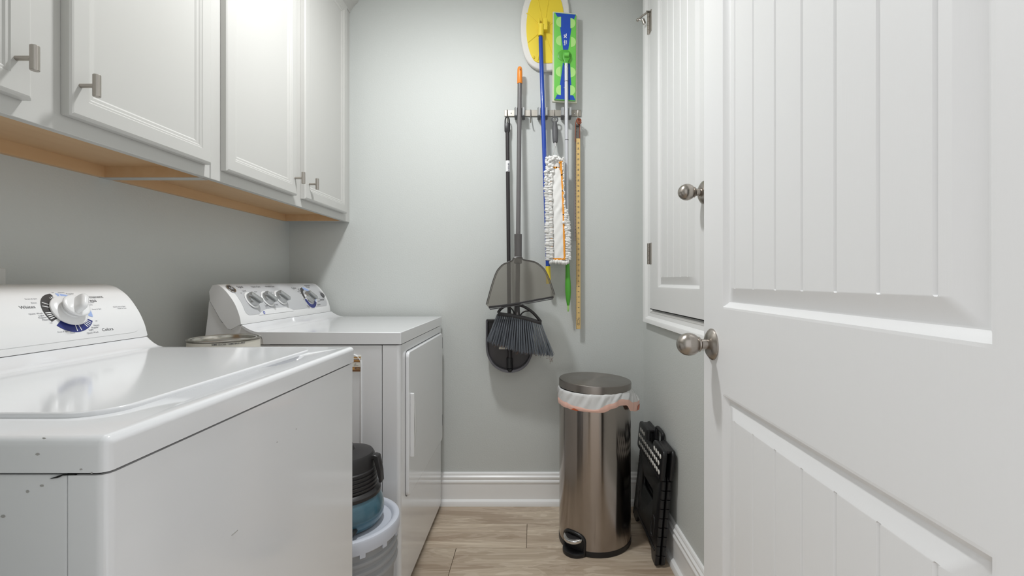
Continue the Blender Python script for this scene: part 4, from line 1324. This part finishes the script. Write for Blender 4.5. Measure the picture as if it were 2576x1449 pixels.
while v < 655:
    # left border
    x0, x1 = lf(v), ed(v)[0] - 2
    if v < 452: x1 = 1387 + (4 if v < 435 else 0)
    if v < 470:
        for k in range(6):
            u = x0 + 3 + (x1 - x0 - 3) * (k + random.uniform(0, 0.6)) / 5.5
            b.ball(P(u, v + random.uniform(-3, 3), dYc - 0.010 + random.uniform(-0.012, 0.004)), (px(random.uniform(3.4, 4.6)), 0.008, px(random.uniform(2.8, 3.8))), 1)
    else:
        wv = (x1 - x0) / 2
        for k in range(2):
            b.ball(P(x0 + wv * (0.55 + 0.95 * k) + random.uniform(-1.5, 1.0), v + random.uniform(-0.9, 0.9), dYc - 0.008 + random.uniform(-0.004, 0.004)), (px(wv * 0.78), 0.014, px(random.uniform(2.4, 3.1))), 2)
    x0, x1 = ed(v)[1] + 2.2, rt(v)
    wv = max((x1 - x0) / 2, 2.6)
    for k in range(2 if x1 - x0 > 9 else 1):
        b.ball(P(x0 + wv * (0.6 + 0.9 * k) + random.uniform(-1.2, 1.2), v + random.uniform(-1.2, 1.2), dYc - 0.007 + random.uniform(-0.005, 0.005)), (px(wv * 0.82), 0.013, px(random.uniform(2.4, 3.1))), 2)
    v += 4.1
for k in range(11):                                   # bottom row
    b.ball(P(1384 + 4.4 * k + random.uniform(-1, 1), 659 + random.uniform(-2, 2.0), dYc - 0.006), (px(3.2), 0.013, px(6.2)), 2)
for k in range(34):                                   # top curve
    t = k / 33
    u, vv = 1375 + 44 * t, 402 - 9 * math.sin(PI * min(t * 1.15, 1)) + 4 * t
    b.ball(P(u + random.uniform(-2, 2), vv + random.uniform(-3, 4), dYc + random.uniform(-0.012, 0.004)), (px(4.0), 0.008, px(3.8)), 1)
for u, v in ((1386, 441), (1388, 452), (1386, 527), (1418, 559), (1391, 432)):
    b.ball(P(u, v, dYc - 0.018), (px(4.2), 0.006, px(3.8)), 2)
fz = b.build('chenille_fringe', FUZZ, du, ang=80); fz['kind'] = 'stuff'
b = B()
b.tube(smooth_path(UV([(1391, 421), (1391, 409), (1394, 403), (1399, 402), (1403, 405), (1405, 412), (1406, 421)], dYc - 0.014), 4), px(1.4), 8)
b.build('wire_end', CHROME, du)

# wooden yardstick and metal ruler on the last hook
ys_ = root('yardstick', tuple(P(1455, 828, 2.245)), 'wooden yardstick with black numbers hung by a knotted leather cord', 'yardstick')
yl = lambda v: 1454.0 + (v - 348) * 0.0028
yw = 5.6
b = B(); b.prism(UV([(yl(348) - 4.6, 348), (yl(348) + 5.6, 348), (yl(828) + 5.2, 828), (yl(828) - 6, 828)], 2.2430), (0, 0.005, 0), 0.0006, 1); sk = b.build('stick', RULEW, ys_)
bn, bt = B(), B()
for k in range(1, 36):
    v = 827 - 13.32 * k
    c = P(yl(v) + 1.0, v, 2.2427)
    put_text(bn, str(k), 0.0100, lambda x, z, c=c: c + V((-z, 0, x)), 'CENTER', 0.0003)
for k in range(0, 36 * 8):
    v = 827 - 13.32 * k / 8
    l = 3.4 if k % 8 == 0 else 2.4 if k % 4 == 0 else 1.5
    u0 = yl(v) - (4.6 + (v - 348) * 0.0028)
    bt.poly(UV([(u0, v - 0.22), (u0 + l, v - 0.22), (u0 + l, v + 0.22), (u0, v + 0.22)], 2.2428))
for q in ([(1452.6, 804), (1457.6, 804), (1457.6, 805), (1452.6, 805)], [(1452.6, 817), (1457.6, 817), (1457.6, 818), (1452.6, 818)], [(1452.6, 804), (1453.4, 804), (1453.4, 818), (1452.6, 818)], [(1456.8, 804), (1457.6, 804), (1457.6, 818), (1456.8, 818)]):
    bt.poly(UV(q, 2.2427))
bn.build('numbers', INK, sk, recalc=False, kind='stuff')
tk = bt.build('tick_marks', INK, sk, recalc=False); tk['kind'] = 'stuff'
b = B()
b.tube(smooth_path(UV([(1447, 356), (1446.8, 345), (1447.5, 325), (1448.5, 308), (1452, 299), (1455, 297.5)], 2.241), 4), px(1.0), 8)
b.tube(smooth_path(UV([(1458.8, 348), (1458.5, 330), (1458.8, 318), (1457, 306), (1455, 298)], 2.241), 4), px(1.0), 8)
for (cu, cv, ru, rv, a0, a1, yo) in ((1456.5, 306, 5.2, 6.5, 0, 330, 2.236), (1456.8, 305.5, 3.4, 4.0, 60, 380, 2.231), (1457.5, 308, 4.6, 3.4, -40, 260, 2.229), (1455.5, 303, 3.0, 5.2, 100, 400, 2.233), (1458.5, 303, 3.2, 4.4, -120, 120, 2.227)):
    b.tube(UV(circ(cu, cv, ru, rv, 14, a0, a1), yo), px(1.05), 8)
b.build('leather_cord', LEATHER, ys_)
mr_ = root('steel_ruler', tuple(P(1448, 605, 2.255)), 'narrow dark steel ruler hanging behind the wooden yardstick', 'ruler')
b = B(); b.prism(UV([(1449, 313), (1459, 313), (1459, 350), (1454, 605), (1443, 605), (1446, 350)], 2.2500), (0, 0.002, 0)); st = b.build('ruler_blade', RULEM, mr_)
b = B(); b.prism(UV([(1449.5, 317.5), (1456, 317.5), (1456, 320), (1449.5, 320)], 2.2495), (0, 0.001, 0)); b.build('hang_slot', SHADOWGAP, st)
b = B()
for k in range(34):
    v = 323 + 8.2 * k
    u = 1449.2 - max(0, (v - 350)) * 0.0125
    b.poly(UV([(u, v), (u + 2.4, v), (u + 2.4, v + 0.8), (u, v + 0.8)], 2.2497))
b.build('scale_marks', SHADOWGAP, st, recalc=False)['kind'] = 'stuff'

# ------------------------------------------------------------------ step bin
tx, ty, tr = 0.257, 1.982, 0.1495
tc_ = root('step_bin', (tx, ty, 0), 'tall round brushed steel step bin with a foot pedal in the back corner', 'trash can')
M = Matrix.Translation((tx, ty, 0))
B().lathe([(tr, 0.020), (tr, 0.628), (tr - 0.002, 0.630), (tr - 0.004, 0.628), (tr - 0.004, 0.022)], M, 96).build('bin_body', CAN, tc_)
b = B(); b.lathe([(0, 0.0), (tr - 0.001, 0.0), (tr + 0.0015, 0.003), (tr + 0.0015, 0.022), (tr - 0.006, 0.0225), (0, 0.0225)], M, 80)
pd = V((-0.66, -0.75, 0)).normalized(); pt = V((-pd.y, pd.x, 0))
if pt.x < 0: pt = -pt
C0 = V((tx, ty, 0))
LP = lambda r, s, z: C0 + pd * r + pt * s + V((0, 0, z))
half = [(0.135 + 0.052 * math.cos(math.radians(a)), 0.053 * math.sin(math.radians(a))) for a in range(-90, 91, 12)]
b.prism([LP(r, s, 0) for r, s in half], (0, 0, 0.017), 0.003, 2)
b.build('base_ring', BLACK, tc_)
b = B()                                               # arched frame of the pedal opening
ar = [(-0.048, 0.004), (-0.049, 0.055), (-0.044, 0.070), (-0.03, 0.079), (0.0, 0.083), (0.03, 0.079), (0.044, 0.070), (0.049, 0.055), (0.048, 0.004)]
cyl = lambda s, z, r: C0 + (pd * math.cos(s / tr) + pt * math.sin(s / tr)) * r + V((0, 0, z))
b.tube(smooth_path([cyl(s, z, tr + 0.002) for s, z in ar], 4), 0.006, 10)
b.grid(lambda i, j: cyl(-0.046 + 0.092 * i / 8, 0.005 + 0.07 * j / 3 * (1 - 0.15 * abs(i - 4) / 4), tr + 0.0008), 9, 4)
b.build('pedal_frame', BLACK, tc_)
half = [(0.145 + 0.042 * math.cos(math.radians(a)), 0.043 * math.sin(math.radians(a))) for a in range(-90, 91, 10)]
b = B(); b.prism([LP(r, s, 0.052 + (0.187 - r) * 0.12) for r, s in half], (0, 0, 0.014), 0.004, 3); pe = b.build('pedal', CHROME, tc_)
half = [(0.145 + 0.031 * math.cos(math.radians(a)), 0.034 * math.sin(math.radians(a))) for a in range(-90, 91, 10)]
b = B(); b.prism([LP(r, s, 0.0655 + (0.187 - r) * 0.12) for r, s in half], (0, 0, 0.002), 0.0008, 1); b.build('pedal_pad', BLACKS, pe)
# lid, sitting slightly crooked on the liner
LM = Matrix.Translation((tx, ty, 0.640)) @ Matrix.Rotation(math.radians(2.2), 4, 'Y')
B().lathe([(tr - 0.004, 0.0), (tr + 0.0015, -0.001), (tr + 0.002, 0.026), (tr, 0.0295), (tr - 0.003, 0.030), (tr - 0.02, 0.0315), (0, 0.0325)], LM, 96).build('bin_lid', CANLID, tc_, ang=50)
b = B(); b.box((tx - 0.03, ty + tr - 0.006, 0.60), (tx + 0.03, ty + tr + 0.012, 0.655), 0.004); b.build('lid_hinge', BLACK, tc_)
# liner
bg = root('bin_liner', (tx, ty, 0.56), 'white bin liner with a pink drawstring hem folded over the steel bin', 'bin liner')


def interp(tab, a):
    a = a % 360
    for (a0, z0), (a1, z1) in zip(tab, tab[1:]):
        if a0 <= a <= a1:
            t = (a - a0) / (a1 - a0); t = t * t * (3 - 2 * t)
            return z0 + (z1 - z0) * t
    return tab[-1][1]


# heights round the bin: angle 180 = left, 270 = towards the camera, 360 = right
low = [(0, 0.566), (20, 0.575), (60, 0.585), (120, 0.575), (180, 0.574), (212, 0.572), (232, 0.571), (275, 0.571), (290, 0.585), (303, 0.592), (312, 0.590), (325, 0.560), (340, 0.550), (352, 0.548), (360, 0.566)]
hem = [(0, 0.600), (20, 0.604), (60, 0.607), (120, 0.600), (180, 0.600), (212, 0.595), (235, 0.588), (262, 0.582), (285, 0.604), (303, 0.618), (315, 0.612), (330, 0.592), (345, 0.588), (360, 0.600)]
bul = [(0, 0.020), (30, 0.012), (90, 0.006), (150, 0.008), (180, 0.006), (230, 0.007), (270, 0.009), (300, 0.011), (330, 0.018), (350, 0.034), (360, 0.020)]


def rag(a): return 0.0022 * math.sin(math.radians(a) * 17) + 0.0016 * math.sin(math.radians(a) * 31 + 1) + 0.001 * math.sin(math.radians(a) * 53 + 2)


NB = 180
lv = [(-0.006, 0.590), (-0.005, 0.634), (0.0, 0.640), (0.004, 0.636)]


def liner(i, j, n1=6):
    a = 360.0 * i / NB
    ca, sa = math.cos(math.radians(a)), math.sin(math.radians(a))
    if j < len(lv):
        r, z = tr + lv[j][0] + (rag(a) * 0.4 if j > 1 else 0), lv[j][1]
    else:
        t = (j - len(lv) + 1) / n1
        z = 0.636 + (interp(hem, a) - 0.636) * t
        r = tr + 0.004 + (interp(bul, a) - 0.004) * t ** 0.8 + rag(a + 10 * t) * (0.5 + 0.55 * math.sin(PI * t))
    return V((tx + r * ca, ty + r * sa, z))


b = B(); b.grid(liner, NB, len(lv) + 6, cu=True); b.build('liner_film', BAG, bg, ang=70, recalc=False)


def hemf(i, j):
    a = 360.0 * i / NB
    ca, sa = math.cos(math.radians(a)), math.sin(math.radians(a))
    t = j / 4
    z = interp(hem, a) + (interp(low, a) - interp(hem, a)) * t
    r = tr + interp(bul, a) + rag(a + 10) * (0.5 - 0.1 * t) + 0.0015 * math.sin(PI * t) - 0.002 * t
    return V((tx + r * ca, ty + r * sa, z))


b = B(); b.grid(hemf, NB, 5, cu=True)
b.build('drawstring_hem', PINK, bg, ang=70, recalc=False)
b = B()
for a0, a1, t0, t1 in ((226, 239, 0.52, 1.0),):
    b.grid(lambda i, j: hemf((a0 + (a1 - a0) * i / 10) / 2.0, 4 * (t1 - (t1 - t0) * math.sin(PI * i / 10) * j / 3)) + V((-0.66 * 0.0014, -0.75 * 0.0014, 0)), 11, 4)
b.grid(lambda i, j: hemf((342 + 14 * i / 6) / 2.0, 4 * (0.45 + 0.5 * j / 3)) + V((0.001, -0.0016, 0)), 7, 4)
b.build('drawstring', TIE, bg, recalc=False)

# ------------------------------------------------------------------ folding step stool leaning on the right wall
ss = root('folding_stool', (0.49, 1.97, 0), 'black folded plastic step stool with white grip dots leaning beside the steel bin', 'step stool')
S0, S1 = 1.772, 2.172                                 # width along the wall
lean = (rw(1.97) - 0.004 - 0.040 - 0.456) / 0.43           # front face leans towards the wall


def SP(y, z, d=0.0):
    """point on the stool: y along the wall, z up the board, d back from its front face"""
    return V((0.456 + lean * z + d, y, z))


def slabS(b, pts, d0, d1, bev=0.004, seg=2):
    b.prism([SP(y, z, d0) for y, z in pts], (d1 - d0, 0, 0), bev, seg)


# two folded leg boards
leg = [(S0 + 0.012, 0.0), (S0 + 0.004, 0.02), (S0 + 0.018, 0.335), (S1 - 0.018, 0.335), (S1 - 0.004, 0.02), (S1 - 0.012, 0.0), (S1 - 0.06, 0.0), (S1 - 0.085, 0.035), (S0 + 0.085, 0.035), (S0 + 0.06, 0.0)]
for d0, nm in ((0.003, 'front_board'), (0.022, 'rear_board')):
    b = B(); slabS(b, leg, d0, d0 + 0.014)
    o = b.build(nm, BLACK, ss)
    # grip opening through the board
    cb_ = B(); cb_.prism([SP(1.972 + y, 0.215 + z, d0 - 0.03) for y, z in rrect(-0.085, 0.085, -0.022, 0.022, 0.02, 6)], (0.09, 0, 0))
    cut(o, cb_.build('cutter', BLACK, None))
for yc in (S0 + 0.085, S1 - 0.085):                     # oval pads pressed in the front board
    b = B(); b.tube([SP(yc + 0.022 * math.cos(t), 0.115 + 0.040 * math.sin(t), 0.004) for t in [2 * PI * k / 20 for k in range(20)]], 0.003, 8, closed=True); b.build('moulded_ring', BLACKS, ss)
b = B()
slabS(b, [(S0 + 0.03, 0.045), (S1 - 0.03, 0.045), (S1 - 0.03, 0.055), (S0 + 0.03, 0.055)], 0.0, 0.008, 0.002, 1)
b.build('stiffening_rib', BLACK, ss)
# tread folded in two halves: front one with the dots, rear one against the wall
tread = [(S0 - 0.002, 0.338), (S0, 0.328), (S0 + 0.012, 0.321), (S1 - 0.012, 0.321), (S1, 0.328), (S1 + 0.002, 0.338), (S1 + 0.002, 0.425), (S1 - 0.008, 0.438),
         (1.972 + 0.062, 0.438), (1.972 + 0.052, 0.428), (1.972 + 0.045, 0.402), (1.972 - 0.045, 0.402), (1.972 - 0.052, 0.428), (1.972 - 0.062, 0.438), (S0 + 0.008, 0.438), (S0 - 0.002, 0.425)]
b = B(); slabS(b, tread, -0.010, 0.008, 0.006, 3); tf = b.build('tread_half', BLACK, ss)
b = B(); slabS(b, tread, 0.024, 0.040, 0.006, 3); b.build('tread_half', BLACK, ss)
b = B(); slabS(b, [(S0 + 0.014, 0.425), (1.972 - 0.068, 0.425), (1.972 - 0.068, 0.436), (S0 + 0.014, 0.436)], 0.004, 0.028, 0.003, 2); b.build('tread_hinge', BLACKS, ss)
b = B(); slabS(b, [(1.972 + 0.068, 0.425), (S1 - 0.014, 0.425), (S1 - 0.014, 0.436), (1.972 + 0.068, 0.436)], 0.004, 0.028, 0.003, 2); b.build('tread_hinge', BLACKS, ss)
dots, holes = [], []
for row, z in enumerate((0.410, 0.380, 0.350)):
    ncol = 12
    for k in range(ncol):
        y = S0 + 0.030 + (S1 - S0 - 0.060) * (k + (0.5 if row == 1 else 0)) / (ncol - 0.5)
        if row == 0 and abs(y - 1.972) < 0.068: continue
        dots.append((y, z))
    for zz in (0.300,):
        pass
first = None
for y, z in dots:
    if first is None:
        b = B()
        b.lathe([(0.0085, 0), (0.0085, 0.0012), (0.0078, 0.0016), (0.0, 0.0016)], Matrix.Diagonal((1, 1.25, 1.08, 1)) @ axis_matrix((0, 0, 0), (-1, 0, 0)), 14)
        first = b.build('grip_dot', DOTM, tf)
        o = first
    else:
        o = first.copy(); COL.objects.link(o)
    n_ = V((-1, 0, lean)).normalized()
    o.location = SP(y, z, -0.0099) - ORG[tf.name] + ORG.get('zero', V((0, 0, 0)))
    o.location = SP(y, z, -0.0099) - V(ss.location) + V((0, 0, 0))
b0 = first.data
b0.transform(Matrix.Translation(V(ss.location)))        # the dot's own mesh stays centred on its dot
b = B()
for k in range(13):
    y = S0 + 0.030 + (S1 - S0 - 0.060) * k / 12.5
    b.lathe([(0.007, 0), (0.007, 0.001), (0.0045, 0.001), (0.0045, 0)], axis_matrix(SP(y, 0.331, -0.010), (-1, 0, 0)), 12)
b.build('tread_bosses', BLACKS, tf, kind='stuff')
# carry handle loop at the top
b = B()
b.tube(smooth_path([SP(1.972 - 0.045, 0.405, 0.030), SP(1.972 - 0.046, 0.440, 0.030), SP(1.972 - 0.040, 0.456, 0.030), SP(1.972 + 0.040, 0.456, 0.030), SP(1.972 + 0.046, 0.440, 0.030), SP(1.972 + 0.045, 0.405, 0.030)], 4), 0.0075, 10)
b.build('carry_handle', BLACK, ss)
# hinge knuckles down both edges
for ye, sg in ((S0 + 0.004, -1), (S1 - 0.004, 1)):
    for col, d in ((0, 0.009), (1, 0.030)):
        for k in range(9):
            z0_ = 0.012 + 0.0345 * k
            b = B(); yy = ye + 0.012 * (z0_ / 0.3) * (-sg)
            b.tube([SP(yy, z0_, d), SP(yy + 0.0012 * (-sg), z0_ + 0.031, d)], 0.0085, 12)
            b.build('hinge_knuckle', BLACK, ss)
